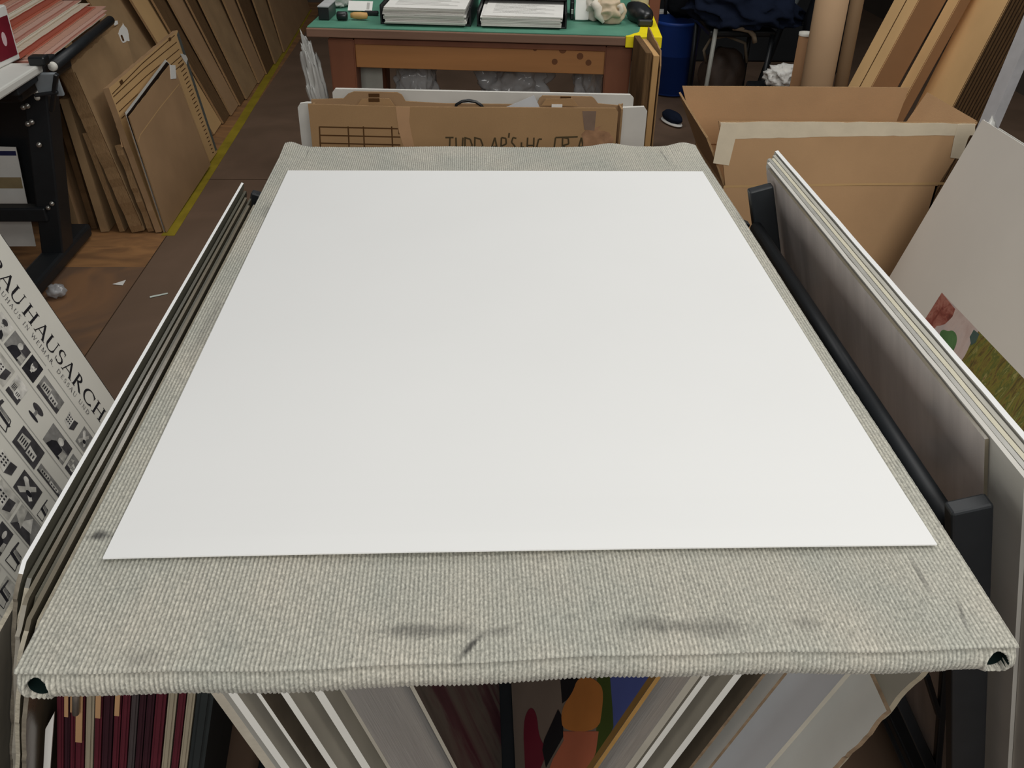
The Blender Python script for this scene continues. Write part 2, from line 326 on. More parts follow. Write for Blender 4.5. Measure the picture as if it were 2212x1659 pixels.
def make_board():
    x0, x1 = -.432, .421; nx = int((x1-x0)/RIB*6)+1
    prof = []                                   # (y, z, ny, nz, amp)
    for t in np.linspace(0, 1, 8): prof.append((.06-.165*t, .779, 0, -1, .0009))
    for a in np.linspace(-90, 62, 26):          # soft rolled front edge
        r = math.radians(a); prof.append((-.111-.0135*math.cos(r)-.002*(1-abs(a)/90), .7955+.0165*math.sin(r), -math.cos(r), math.sin(r), .0015))
    prof += [(-.1145, .8092, -.5, .85, .0004), (-.1135, .8105, -1, 0, .0002), (-.1225, .8118, -1, -.2, .0005), (-.1235, .8135, -.9, .5, .0008), (-.121, .8152, -.3, .95, .001)]
    ys = np.concatenate([np.linspace(-.118, .10, 112), np.linspace(.103, 1.2, 240)])
    for y in ys: prof.append((y, ZB, 0, 1, .0016))
    for a in np.linspace(80, -90, 12):
        r = math.radians(a); prof.append((1.2+.017*math.cos(r), .798+.017*math.sin(r), math.cos(r), math.sin(r), .0008))
    for t in np.linspace(.2, 1, 4): prof.append((1.2-.14*t, .779+.002, 0, -1, .0008))
    P = np.array(prof); ns = len(P); X = np.linspace(x0, x1, nx)
    xx = np.repeat(X[None, :], ns, 0); yy = np.repeat(P[:, 0:1], nx, 1); zz = np.repeat(P[:, 1:2], nx, 1)
    rng = np.random.default_rng(3)
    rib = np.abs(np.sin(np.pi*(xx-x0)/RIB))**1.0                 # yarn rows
    beads = .7+.5*rng.random((ns, nx//6+2))
    bead = beads[:, np.minimum(((xx[0]-x0)/RIB).astype(int), beads.shape[1]-1)]
    damp = np.where(xx > .362, .45, 1)
    # the strips along the side hems are worn flat
    h = P[:, 4:5]*(rib*bead*damp-.5)+rng.normal(0, .00018, (ns, nx))
    seam = np.exp(-((xx-.362)/.0012)**2)*.0012; h -= seam*(P[:, 3:4] > .5)
    yo = np.where(yy < .05, -.0008+.0095*xx+.0022*np.sin(xx*11+.6)+.001*np.sin(xx*37), 0)*np.clip((.05-yy)/.12, 0, 1)
    zo = .0012*np.sin(xx*17)*np.sin(yy*9+1)
    back = np.clip((yy-1.13)/.07, 0, 1)
    zo += back*(.007*np.exp(-((xx-.24)/.035)**2)+.010*np.exp(-((xx-.395)/.03)**2)+.010*np.exp(-((xx+.42)/.02)**2)-.002)
    yo += back*(.009*(xx+.43)/.85)
    x2 = xx; y2 = yy+P[:, 2:3]*h+yo; z2 = zz+P[:, 3:4]*h+zo
    # corner openings of the rolled hem
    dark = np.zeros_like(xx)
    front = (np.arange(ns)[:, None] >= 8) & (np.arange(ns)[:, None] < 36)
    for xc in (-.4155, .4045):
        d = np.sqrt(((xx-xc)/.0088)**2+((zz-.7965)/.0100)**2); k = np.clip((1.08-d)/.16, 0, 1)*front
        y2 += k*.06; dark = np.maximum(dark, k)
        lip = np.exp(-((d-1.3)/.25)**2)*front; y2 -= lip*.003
    # close the two long sides
    vs = np.stack([x2, y2, z2], -1).reshape(-1, 3)
    i, j = np.meshgrid(np.arange(ns-1), np.arange(nx-1), indexing='ij'); a = (i*nx+j).ravel()
    F = np.stack([a, a+1, a+nx+1, a+nx], 1)
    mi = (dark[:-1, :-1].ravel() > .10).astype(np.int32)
    me = bpy.data.meshes.new('carpet_cover'); me.vertices.add(len(vs)); me.vertices.foreach_set('co', vs.ravel())
    me.loops.add(F.size); me.loops.foreach_set('vertex_index', F.ravel().astype(np.int32)); me.polygons.add(len(F))
    me.polygons.foreach_set('loop_start', np.arange(0, F.size, 4, dtype=np.int32)); me.polygons.foreach_set('loop_total', np.full(len(F), 4, dtype=np.int32))
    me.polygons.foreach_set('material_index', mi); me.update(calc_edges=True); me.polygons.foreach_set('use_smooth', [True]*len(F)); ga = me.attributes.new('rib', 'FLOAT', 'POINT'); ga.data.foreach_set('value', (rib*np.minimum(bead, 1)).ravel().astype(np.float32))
    root = empty('work_board', (0, 0, 0), 'large grey ribbed-carpet covered work board lying across the print racks', 'work board')
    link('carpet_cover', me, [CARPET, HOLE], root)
    box('core_panel', (-.0055, .55, .797), (.85, 1.27, .026), M('board_core', (120, 112, 98), .9, .1), root, bev=.004)
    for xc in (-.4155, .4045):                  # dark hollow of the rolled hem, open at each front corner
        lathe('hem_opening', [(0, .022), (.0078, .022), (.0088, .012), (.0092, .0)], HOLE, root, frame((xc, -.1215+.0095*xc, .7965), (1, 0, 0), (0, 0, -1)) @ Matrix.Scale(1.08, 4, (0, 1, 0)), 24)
    return root
make_board()
def make_paper():
    W2, LL = .4, 1.0476; nx, ny = 24, 40; vs = []; fs = []
    for s in (0, 1):
        for j in range(ny+1):
            for i in range(nx+1):
                x = -W2+2*W2*i/nx; y = LL*j/ny
                lift = .0035*math.exp(-(y/.07)**2)*(.5+.5*math.sin(PI*(i/nx)**.8))
                vs.append((x, y, .8175+lift+(.0016 if s else 0)))
    n1 = (nx+1)*(ny+1)
    for j in range(ny):
        for i in range(nx):
            a = j*(nx+1)+i; fs.append((a, a+nx+1, a+nx+2, a+1)); fs.append((n1+a, n1+a+1, n1+a+nx+2, n1+a+nx+1))
    rim = [i for i in range(nx+1)]+[j*(nx+1)+nx for j in range(1, ny+1)]+[ny*(nx+1)+i for i in range(nx-1, -1, -1)]+[j*(nx+1) for j in range(ny-1, 0, -1)]
    for k in range(len(rim)): a, b_ = rim[k], rim[(k+1) % len(rim)]; fs.append((a, b_, n1+b_, n1+a))
    o = link('mount_board', me_from('mount_board', vs, fs), WHITE); tag(o, 'large blank white sheet of card lying flat on the grey carpeted board', 'card sheet')
make_paper()

# ------------------------------------------------------------------ print racks
LEAN = .29
def rack(name, label, arms, rails, feet, tray, extra=()):
    root = empty(name, (arms[0][0][0], .4, 0), label, 'print rack', 'print browser racks'); root.location = (0, 0, 0)
    for p, q in arms: bar('post', p, q, .042, .020, BLACK, root, (0, 1, 0), .003)
    for p, q, r in rails: tube('rail', [p, q], r, BLACK, root)
    for p, q in feet: bar('foot', p, q, .05, .04, BLACK, root, (0, 0, 1), .004)
    box('tray', *tray, BLACK, root, bev=.003)
    for p, q, w in extra: bar('brace', p, q, w, .014, BLACK, root, (0, 1, 0), .002)
    return root
def arm(x, y, ztop, lean, zbot=.045): return (V((x, y, ztop)), V((x-lean*(ztop-zbot), y, zbot)))
rack('print_rack', 'black metal print rack at the right, its two stub posts rising beside the grey board',
     [arm(.449, .045, .834, -LEAN), arm(.451, .848, .863, -LEAN), arm(1.22, .1, .80, LEAN), arm(1.22, .9, .80, LEAN)],
     [(V((.4525, .06, .787)), V((.4525, .835, .792)), .0115), (V((.66, .04, .1)), V((.66, .86, .1)), .01)],
     [(V((.6, .045, .025)), V((1.15, .045, .025))), (V((.6, .848, .025)), V((1.15, .848, .025)))], ((.86, .45, .12), (.42, .95, .016)))
rack('print_rack', 'black metal print rack at the left, holding the museum poster and sleeved prints',
     [arm(-1.086, 1.212, .605, -.337), arm(-1.086, .2, .605, -.337), arm(-.452, 1.04, .775, LEAN)],
     [(V((-.93, .2, .075)), V((-.93, 1.2, .075)), .01)],
     [(V((-1.1, .2, .025)), V((-.66, .2, .025))), (V((-1.1, 1.2, .025)), V((-.66, 1.2, .025)))], ((-.79, .5, .12), (.34, 1.2, .016)))
ctr = rack('print_rack', 'black metal print rack under the grey board, holding two leaning bundles of boards',
     [arm(-.357, .3, .765, -.3), arm(-.357, .95, .765, -.3), arm(.458, .3, .76, .36), arm(.458, .95, .76, .36)],
     [(V((-.36, .2, .768)), V((-.36, 1.1, .768)), .0095), (V((.405, .2, .768)), V((.405, 1.1, .768)), .0095)],
     [(V((-.42, .3, .025)), V((.42, .3, .025))), (V((-.42, .95, .025)), V((.42, .95, .025)))], ((.02, .45, .056), (.34, 1.0, .016)),
     ())
# crossed braces at the near right leg of the centre rack
for a, b_, w in (((2041, 1440), (2022, 1680), .010), ((1940, 1500), (2026, 1690), .016), ((2000, 1455), (2028, 1545), .008)):
    bar('brace', yat(*a, .16), yat(*b_, .16), w, .012, BLACK, ctr, (0, 1, 0), .002)

# ------------------------------------------------------------------ left rack: sleeved prints (tops lean towards the board)
UPL = V((LEAN, 0, 1)).normalized()
ords = ['first', 'second', 'third', 'fourth', 'fifth', 'sixth', 'seventh', 'eighth', 'ninth', 'tenth', 'eleventh', 'twelfth', 'thirteenth', 'fourteenth']
LS = [(-.5078, .745, -.115, .60, .0045, (GREYD, TORN), 'grey board with ragged end standing outside the white-edged foam board, furthest from the work board'),
      (-.4940, .772, -.085, .70, .0045, (GREYD, TORN), 'grey board with a torn end, right against the outside of the white-edged foam board'),
      (-.4745, .818, -.020, .995, .0040, (M('grey_backing', (112, 109, 95), .6, .3, .12, 8), WHITE), 'white-edged foam board, outermost and tallest, at the left edge of the grey board'),
      (-.4690, .806, -.030, .985, .0040, (OLIVE, OLIVE), 'dark sleeved print just inside the white-edged foam board'),
      (-.4635, .803, -.052, .96, .0040, (SLEEVE, SLEEVE), 'grey sleeved board, third from the outside beside the left edge of the grey work board'),
      (-.4580, .797, -.045, .97, .0035, (OLIVE, OLIVE), 'dark sleeved print, fourth from the outside at the left of the work board'),
      (-.4530, .800, -.075, .93, .0040, (SLEEVE, SLEEVE), 'glossy plastic-sleeved print, fifth from the outside left of the work board'),
      (-.4475, .793, -.070, .95, .0035, (OLIVE, TORN), 'torn dark board, sixth from the outside left of the work board'),
      (-.4420, .790, -.095, .90, .0040, (SLEEVE, GREYD), 'innermost sleeved print, pressed against the left edge of the work board')]
for i, (x, z, yn, yf, t, mm, lb) in enumerate(LS):
    h = (z-.132)/UPL.z; mw = frame((x+t, yn, z), (0, 1, 0), UPL)       # face towards the board
    L_ = yf-yn
    pts = rag([(0, -h), (L_, -h), (L_, -.012), (L_-.012, 0), (.02, 0), (0, -.03)], .0028, .008, i, (4, 5))
    o = sheet('mounted_print', mw, pts, t, mm, None, (TORN, GREYD, M('torn_grey_fold', (128, 120, 106), .95, .1, .3, 50, .5, 160))[i % 3]); tag(o, lb, 'print', 'prints standing in the left rack')
# small torn corners bent out of the near ends
for k, (px, py, c) in enumerate(((45, 1390, TORN), (62, 1300, TORN))): pass

# museum poster (left rack, left wing)
P0 = yat(0, 505, 1.2); P1 = yat(245, 862, 1.2); EU = (P1-P0).normalized()
PMW = frame(P0, EU, (0, 1, 0))                       # u runs down the lean, v runs away from the viewer
poster = empty('poster', P0, 'grey-white poster with large black serif capitals and rows of small photographs, in left rack', 'poster', mw=PMW)
ulen = (P0.z-.133)/-EU.z
sheet('poster_board', Matrix(), rect(-.22, -1.0, ulen, 0), .005, (M('poster_paper', (226, 223, 212), .6, .3, .02, 8), GREYD), poster)
polys = []
for ch, u in zip('BAUHAUSARCHIV', (.0445, .0785, .116, .164, .207, .244, .278, .311, .350, .392, .434, .466, .492)):
    g, adv = put(ch, 0, 0, .0425); wx = 1.0 if ch in 'IV' else 1.0
    polys += [[(u-adv/2+q[0], -.0965+q[1]) for q in p] for p in g]
flatmesh('printed_title', polys, INK, poster, Matrix(), .0006)
polys = []; u = -.005
txt = 'DAS BAUHAUS IN WEIMAR, DESSAU UND'[4:]
u = .060
for ch in txt:
    g, adv = put(ch, u, -.1185, .0125, .12, .06, 1.05); polys += g; u += adv+.0029
flatmesh('subtitle_lettering', polys, M('grey_ink', (84, 82, 84), .8, .2), poster, Matrix(), .0006)
RULE = M('pale_grey_rule', (176, 174, 168), .7, .2)
polys = []
for v, ua in ((-.1368, .10), (-.2157, -.2), (-.299, -.2), (-.3715, -.2), (-.4445, -.2), (-.509, -.2), (-.586, -.2), (-.663, -.2), (-.74, -.2), (-.817, -.2), (-.894, -.2)):
    segs = [(ua, .262), (.27, .52)] if v > -.14 else [(ua, .52)]
    for a, b_ in segs: polys.append(rect(a, v-.0012, b_, v+.0012))
flatmesh('rule_lines', polys, RULE, poster, Matrix(), .0005)
PG = [M('photo_grey_%s' % n, c, .7, .25, .3, 50, detail=2) for n, c in (('dark', (70, 68, 70)), ('mid', (138, 136, 132)), ('pale', (194, 191, 182)), ('black', (42, 41, 46)), ('bright', (214, 211, 203)))]
polys = []; idx = []
def ell(cx, cy, rx, ry, k=14): return [(cx+rx*math.cos(2*PI*i/k), cy+ry*math.sin(2*PI*i/k)) for i in range(k)]
def pic(u0, v0, u1, v1, kind, base=1):
    w, h = u1-u0, v1-v0; f = lambda a, b_: (u0+a*w, v0+b_*h)
    def add(p, m): polys.append([f(*q) for q in p]); idx.append(m)
    if base is not None: add(rect(0, 0, 1, 1), base)
    if kind == 'face':
        add([(.1, 0), (.9, 0), (.82, .28), (.6, .38), (.4, .38), (.2, .28)], 3); add(ell(.5, .62, .2, .27), 4); add(ell(.5, .78, .2, .14), 0)
        add(rect(.42, .3, .58, .42), 4); add(rect(.37, .6, .46, .64), 0); add(rect(.54, .6, .63, .64), 0); add(rect(.44, .46, .56, .49), 1)
    elif kind == 'sit':
        add(rect(.62, .55, 1, 1), 0); add(ell(.55, .7, .13, .17), 4); add([(.15, 0), (.8, 0), (.72, .5), (.4, .55), (.25, .35)], 3); add([(.7, .1), (1, .15), (.95, .5), (.75, .45)], 2)
    elif kind == 'build':
        add([(0, 0), (1, 0), (1, .35), (.6, .2), (.2, .3), (0, .25)], 0); add([(.1, .25), (.45, .25), (.45, .8), (.1, .7)], 2)
        for a in range(4): add(rect(.14+a*.08, .35, .18+a*.08, .62), 3)
        add([(.5, .2), (.85, .2), (.85, .55), (.5, .62)], 4)
        for a in range(3): add(rect(.55+a*.1, .28, .6+a*.1, .45), 0)
    elif kind == 'chair':
        add([(.12, .5), (.2, .95), (.3, .95), (.26, .5)], 0); add([(.12, .38), (.85, .3), (.9, .42), (.14, .52)], 3)
        for p in pline([(.18, .4), (.12, .05)], .04)+pline([(.8, .34), (.88, .05)], .04)+pline([(.12, .05), (.88, .05)], .035)+pline([(.24, .66), (.8, .62), (.84, .4)], .035): add(p, 3)
        add([(.3, .54), (.78, .48), (.76, .6), (.3, .68)], 1)
    elif kind == 'cross':
        add([(.1, .2), (.3, .1), (.8, .75), (.7, .9)], 2); add([(.15, .7), (.3, .85), (.85, .3), (.75, .15)], 4); add(ell(.25, .75, .12, .12), 4); add(ell(.6, .4, .15, .1), 3)
    elif kind == 'lamp':
        add(ell(.5, .72, .3, .2), 0); add(rect(.44, .2, .56, .6), 1); add(ell(.5, .16, .28, .1), 3)
    elif kind == 'block':
        add([(.1, .2), (.6, .1), (.6, .7), (.1, .8)], 4); add([(.6, .1), (.9, .3), (.9, .8), (.6, .7)], 0)
        for a in range(3):
            for c in range(3): add(rect(.16+a*.14, .3+c*.15, .24+a*.14, .38+c*.15), 3)
    else:
        add([(0, 0), (1, 0), (.5, .8)], 0); add([(.2, .3), (.8, .4), (.6, .95)], 4); add([(0, .5), (.4, .2), (.3, 1), (0, 1)], 2)
R1 = (-.2062, -.151); R2 = (-.2875, -.23); R3 = (-.3640, -.308); R4 = (-.4392, -.385); R5 = (-.504, -.449); R6 = (-.575, -.516)
for (a, b_, row, kind, base) in ((.05, .10, R1, 'face', 2), (.112, .155, R1, 'face', 4), (.160, .2165, R1, 'sit', 1), (.2215, .262, R1, 'face', 3), (.272, .347, (R1[0]+.002, R1[1]-.008), 'build', 1), (.366, .408, R1, 'block', None), (.421, .455, R1, 'cross', 1), (.47, .51, R1, 'chair', 2),
                               (.10, .15, R2, 'chair', None), (.165, .215, R2, 'block', 2), (.2228, .262, R2, 'build', 4), (.276, .335, (R2[0]+.012, R2[1]), 'lamp', None), (.352, .425, R2, 'sit', 1), (.4325, .459, (R2[0], R2[1]-.008), 'build', 1), (.47, .51, R2, 'face', 1),
                               (.14, .20, R3, 'face', 1), (.215, .285, R3, 'chair', None), (.299, .3735, R3, 'build', 0), (.379, .4608, (R3[0]+.006, -.336), 'build', 1), (.47, .52, R3, 'block', 1),
                               (.21, .27, R4, 'cross', 1), (.285, .345, R4, 'block', None), (.355, .4174, R4, 'cross', 0), (.43, .455, R4, 'chair', None), (.47, .52, R4, 'cross', 1),
                               (.26, .31, R5, 'block', 1), (.325, .385, R5, 'block', 2), (.3915, .4565, R5, 'x', 1), (.3, .36, R6, 'cross', 1), (.375, .411, R6, 'sit', 0), (.42, .46, R6, 'chair', None)):
    pic(a, row[0], b_, row[1], kind, base)
rp_ = random.Random(4)
def fill(v0, v1, ua, ub):
    u = ua
    while u < ub-.035:
        w_ = min(rp_.choice((.04, .055, .07)), ub-u); pic(u, v0, u+w_-.012, v1, rp_.choice(('face', 'sit', 'build', 'chair', 'cross', 'lamp', 'block', 'x')), rp_.choice((None, 0, 1, 2, 4))); u += w_+.004
for row, ue in ((R1, .045), (R2, .095), (R3, .13), (R4, .20), (R5, .25), (R6, .29)): fill(row[0], row[1], -.205, ue)
for k in range(5): fill(-.652-.077*k, -.595-.077*k, -.205, .49)
flatmesh('printed_photographs', polys, PG, poster, Matrix(), .0005, idx)

# ------------------------------------------------------------------ right rack: sleeved prints and the landscape print
UPR = V((-LEAN, 0, 1)).normalized()
CREAMW = M('cream_edge', (206, 200, 178), .7, .3, .06, 30)
RS = [(.476, .882, .088, .90, .004, (M('sleeved_art', (222, 212, 206), .14, .9, .14, 4, .06, 30, stretch=(6, 1, 1)), SLEEVE), 'glossy plastic-sleeved print, innermost of the stack behind the two black posts'),
      (.4812, .8855, .02, .92, .0048, (GREYB, GREYB), 'pale-edged board just behind the innermost sleeved print at right'),
      (.4862, .8875, -.07, .935, .0048, (GREYB, M('silver_edge', (168, 166, 158), .4, .5, .1, 40)), 'plastic-sleeved print, third from the black posts in the right rack'),
      (.4912, .8895, -.09, .93, .0048, (GREYB, CREAMW), 'grey board, fourth from the black posts in the right rack'),
      (.4964, .892, -.05, .94, .0050, (GREYB, M('grey_edge', (180, 177, 166), .7, .3, .06, 30)), 'cream-edged sleeved print, second from outermost of the right stack'),
      (.5030, .8965, -.09, .95, .0058, (GREYB, WHITE), 'white foam board, outermost and tallest of the right stack, bright top edge')]
for i, (x, z, yn, yf, t, mm, lb) in enumerate(RS):
    h = (z-.132)/UPR.z; mw = frame((x-t, yf, z), (0, -1, 0), UPR); L_ = yf-yn
    pts = rag([(0, -h), (L_, -h), (L_, 0), (.012, 0), (0, -.012)], .0006, .06, 20+i, (2,))
    o = sheet('mounted_print', mw, pts, t, mm); tag(o, lb, 'print', 'prints standing in the right rack')
YP = 1.3
Q0 = yat(2122, 258, YP); Q1 = yat(1920, 600, YP); EV = (Q0-Q1).normalized()
QMW = frame(Q0, (0, -1, 0), EV)                     # u towards the viewer, v up the lean; faces left and up
art = empty('art_print', Q0, 'large white-margined landscape print with green and yellow foliage, leaning in right rack', 'print', mw=QMW)
hq = (Q0.z-.132)/EV.z
sheet('print_sheet', Matrix(), rect(0, -hq, 1.05, 0), .004, (M('print_paper', (214, 207, 197), .5, .3, .03, 4), GREYB), art)
def quv(px, py): p = QMW.inverted() @ pat(px, py, Q0, QMW.col[2].to_3d()); return (p.x, p.y)
cu, cv = quv(2035, 632)
def paintmat(name, cols, ns, st, rough=.6):
    m = bpy.data.materials.new(name); m.use_nodes = True; N = m.node_tree.nodes; L = m.node_tree.links; b = N['Principled BSDF']
    tc = N.new('ShaderNodeTexCoord'); mp = N.new('ShaderNodeMapping'); mp.inputs['Scale'].default_value = st; L.new(tc.outputs['Object'], mp.inputs[0])
    n = N.new('ShaderNodeTexNoise'); n.inputs['Scale'].default_value = ns; n.inputs['Detail'].default_value = 6; n.inputs['Roughness'].default_value = .65; n.inputs['Distortion'].default_value = .6; L.new(mp.outputs[0], n.inputs[0])
    r = N.new('ShaderNodeValToRGB'); r.color_ramp.elements.remove(r.color_ramp.elements[1])
    for i, c in enumerate(cols):
        e = r.color_ramp.elements[0] if i == 0 else r.color_ramp.elements.new(.3+.4*i/(len(cols)-1))
        e.position = .3+.4*i/(len(cols)-1); e.color = (*lin(c), 1)
    L.new(n.outputs[0], r.inputs[0]); L.new(r.outputs[0], b.inputs['Base Color']); b.inputs['Roughness'].default_value = rough; return m
FOL = paintmat('painted_foliage', [(40, 42, 24), (70, 76, 30), (104, 84, 44), (128, 118, 50), (84, 92, 40), (158, 148, 84), (110, 76, 52)], 34, (1.9, .5, 1))
ROSE = paintmat('painted_rose', [(92, 44, 38), (132, 66, 56), (168, 110, 96), (108, 62, 52)], 26, (1, 1, 1))
PALE = paintmat('painted_pale_pink', [(176, 150, 142), (196, 176, 168), (170, 160, 160)], 14, (1, .6, 1))
LEAF = paintmat('painted_green', [(62, 100, 58), (96, 136, 84)], 16, (1, 1, 1)); TEAL = paintmat('painted_teal', [(40, 66, 66), (78, 98, 90)], 30, (1, 1, 1))
pw = 1.0-cu; ph = hq+cv-.06
def smooth(p, k=3):
    for _ in range(k): p = [q for i in range(len(p)) for q in ((p[i][0]*.75+p[(i+1) % len(p)][0]*.25, p[i][1]*.75+p[(i+1) % len(p)][1]*.25), (p[i][0]*.25+p[(i+1) % len(p)][0]*.75, p[i][1]*.25+p[(i+1) % len(p)][1]*.75))]
    return p
def wobble(pts, s=0, a=.004): return rag(pts, a, .012, s)
shapes = [rect(cu, cv-ph, cu+pw, cv)]; ids = [2]
bnd = [quv(*q) for q in ((2050, 905), (2058, 850), (2072, 800), (2090, 758), (2108, 724))]; bnd[-1] = (bnd[-1][0], cv)
shapes += [[(cu+pw, cv), (cu+pw, cv-ph), (bnd[0][0], cv-ph)]+rag(bnd, .006, .014, 1, (0, 1, 2, 3))]; ids += [0]
shapes += [[(cu, cv)]+rag([quv(*q) for q in ((2064, 668), (2058, 684), (2042, 700), (2024, 704), (2008, 716))], .005, .012, 2, (0, 1, 2, 3))+[(cu, quv(1975, 712)[1])]]; ids += [1]
shapes += [smooth([quv(*q) for q in ((2030, 718), (2038, 711), (2048, 716), (2058, 713), (2067, 722), (2068, 738), (2062, 755), (2052, 772), (2038, 756), (2030, 738))])]; ids += [3]
shapes += [wobble([quv(*q) for q in ((2104, 712), (2116, 722), (2108, 740), (2098, 746), (2095, 728))], 4, .004)]; ids += [4]
flatmesh('painted_image', shapes, [FOL, ROSE, PALE, LEAF, TEAL], art, Matrix(), .0005, ids)
o = sheet('mounted_print', frame(Q0+V((.03, 0, -.012)), (0, -1, 0), EV), rect(.02, -hq+.02, 1.0, -.0), .004, (GREYB, GREYB)); tag(o, 'plain white print standing just behind the landscape print', 'print')

# ------------------------------------------------------------------ centre rack: V of boards under the work board
KL, KR = .30, .36
BUNB = M('pale_mount_board', (232, 230, 222), .8, .2, .05, 10); BUNG = M('grey_mount_board', (178, 172, 158), .8, .2, .08, 12)
def vboard(c, k, side, px, py, t, ztop, mm, label, far=.9, torn=0, seed=0, name='mounted_board', grp='boards leaning in the centre rack', ymin=None):
    """plane x = c -/+ k(z-.6); near edge through the photo point"""
    up = V((-k if side < 0 else k, 0, 1)).normalized(); n = V((0, 1, 0)).cross(up) if side < 0 else up.cross(V((0, 1, 0)))
    p = pat(px, py, V((c, 0, .6)), n); yn = max(p.y, -.09)
    top = V((c+(-k if side < 0 else k)*(ztop-.6), yn, ztop)); h = (ztop-.073)/up.z; L_ = far-yn
    mw = frame(top, (0, 1, 0), up) if side < 0 else frame(top+V((0, L_, 0)), (0, -1, 0), up)
    pts = [(0, -h), (L_, -h), (L_, 0), (0, 0)]
    if torn: pts = rag(pts, torn, .006, seed, (3,) if side < 0 else (1,))
    o = sheet(name, mw, pts, t, mm); tag(o, label, 'board', grp); return o, mw, L_, h
STREAK = M('film_reflection_streaks', (232, 228, 222), .3, .45, .12, 30, .1, 30, stretch=(14, .5, 1))  # reflection streaks of the film are put into the colour as stretched noise
for i, a in enumerate((
    (-.262, 525, .010, (BUNB, M('beige_edge', (186, 178, 162), .9, .1, .1, 40, .2, 200)), 'outermost left board, off-white with a worn edge'),
    (-.246, 556, .008, (BUNG, BUNB), 'white-edged board, second from the outside'),
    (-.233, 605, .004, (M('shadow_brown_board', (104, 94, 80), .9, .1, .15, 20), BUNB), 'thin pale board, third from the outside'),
    (-.212, 664, .007, (BUNG, BUNB), 'white-edged board next to the dark gap'),
    (-.194, 739, .009, (BUNG, BUNB), 'thick white-edged board, fifth from the outside'),
    (-.180, 785, .004, (STREAK, BUNG), 'white board in film with painted reflection streaks, innermost but one'))):
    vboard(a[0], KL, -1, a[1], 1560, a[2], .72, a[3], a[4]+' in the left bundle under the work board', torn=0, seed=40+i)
dk, mw, L_, h = vboard(-.166, KL, -1, 935, 1560, .005, .72, (paintmat('dark_maroon_art', [(70, 36, 42), (92, 50, 60), (116, 106, 96), (82, 72, 66)], 5, (3, .4, 1), .35), BUNG), 'dark maroon and grey picture, innermost of the left bundle under the work board')
for i, a in enumerate((
    (.224, 1422, .010, (STREAK, BUNG), 'white board in film with painted reflection streaks next to the gold-edged picture'),
    (.240, 1446, .008, (BUNG, BUNB), 'white-edged board, second outside the gold-edged picture'),
    (.258, 1508, .009, (BUNG, BUNB), 'white-edged tan board, third outside the gold-edged picture'),
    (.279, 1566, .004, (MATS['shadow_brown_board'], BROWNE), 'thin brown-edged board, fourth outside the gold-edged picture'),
    (.296, 1609, .004, (BUNB, BROWNE), 'off-white brown-edged board, fifth outside the gold-edged picture'),
    (.318, 1737, .006, (M('blue_white_board', (230, 231, 234), .5, .3, .05, 5), BUNG), 'broad bluish-white board, third from the outside'),
    (.345, 1893, .006, (BUNB, BROWNE), 'white board with a torn brown corner, second from the outside'))):
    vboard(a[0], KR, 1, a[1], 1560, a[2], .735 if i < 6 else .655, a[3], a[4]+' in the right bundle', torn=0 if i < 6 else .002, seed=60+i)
vboard(.366, KR, 1, 1962, 1480, .007, .745, (BUNG, CREAM), 'outermost right board, cream-grey with a ragged edge under the work board', torn=.0022, seed=77)
# gold-edged abstract picture
c0 = .204; up = V((KR, 0, 1)).normalized(); nrm = up.cross(V((0, 1, 0)))
yn = pat(1350, 1560, V((c0, 0, .6)), nrm).y; top = V((c0+KR*.12, .9, .72)); h = (.72-.073)/up.z; L_ = .9-yn
GMW = frame(top, (0, -1, 0), up)
gp = empty('abstract_picture', top, 'gold-edged abstract picture with an orange form, innermost of the right bundle', 'picture', 'boards leaning in the centre rack', GMW)
gp['group'] = 'boards leaning in the centre rack'
sheet('picture_panel', Matrix(), rect(0, -h, L_, 0), .006, (M('abstract_ground', (150, 134, 120), .4, .4, .2, 4), GOLD), gp)
def guv(px, py): p = GMW.inverted() @ pat(px, py, top, nrm); return (min(p.x, L_-.004), p.y)
sh = []; si = []
AB = [M('abs_%s' % n, c, .45, .4, .15, 6) for n, c in (('maroon', (136, 44, 62)), ('black', (34, 36, 40)), ('orange', (228, 146, 74)), ('rust', (222, 128, 94)), ('green', (82, 100, 44)), ('blue', (98, 112, 184)), ('gold', (172, 132, 74)))]
def ab(pts, m): sh.append(smooth([guv(*q) for q in pts], 2) if m in (0, 2) else [guv(*q) for q in pts]); si.append(m)
ab(((1318, 1455), (1430, 1455), (1410, 1490), (1335, 1640), (1318, 1560)), 5)
ab(((1290, 1455), (1318, 1455), (1324, 1530), (1326, 1570), (1300, 1625), (1285, 1640), (1290, 1560)), 4)
ab(((1210, 1455), (1255, 1455), (1240, 1500), (1215, 1520)), 1)
ab(((1135, 1659), (1130, 1560), (1145, 1525), (1160, 1540), (1165, 1595), (1185, 1620), (1160, 1680), (1135, 1690)), 0)
ab(((1206, 1532), (1216, 1550), (1218, 1590), (1190, 1640), (1180, 1659), (1172, 1620), (1176, 1598)), 1)
ab(((1248, 1465), (1275, 1462), (1295, 1475), (1304, 1492), (1302, 1530), (1294, 1580), (1217, 1580), (1212, 1545), (1220, 1520), (1238, 1495)), 2)
ab(((1217, 1580), (1294, 1580), (1288, 1625), (1270, 1680), (1180, 1680), (1195, 1640), (1218, 1600)), 3)
sh.append(rect(L_-.012, -h, L_-.0005, 0)); si.append(6)
flatmesh('painted_shapes', sh, AB, gp, Matrix(), .0005, si)

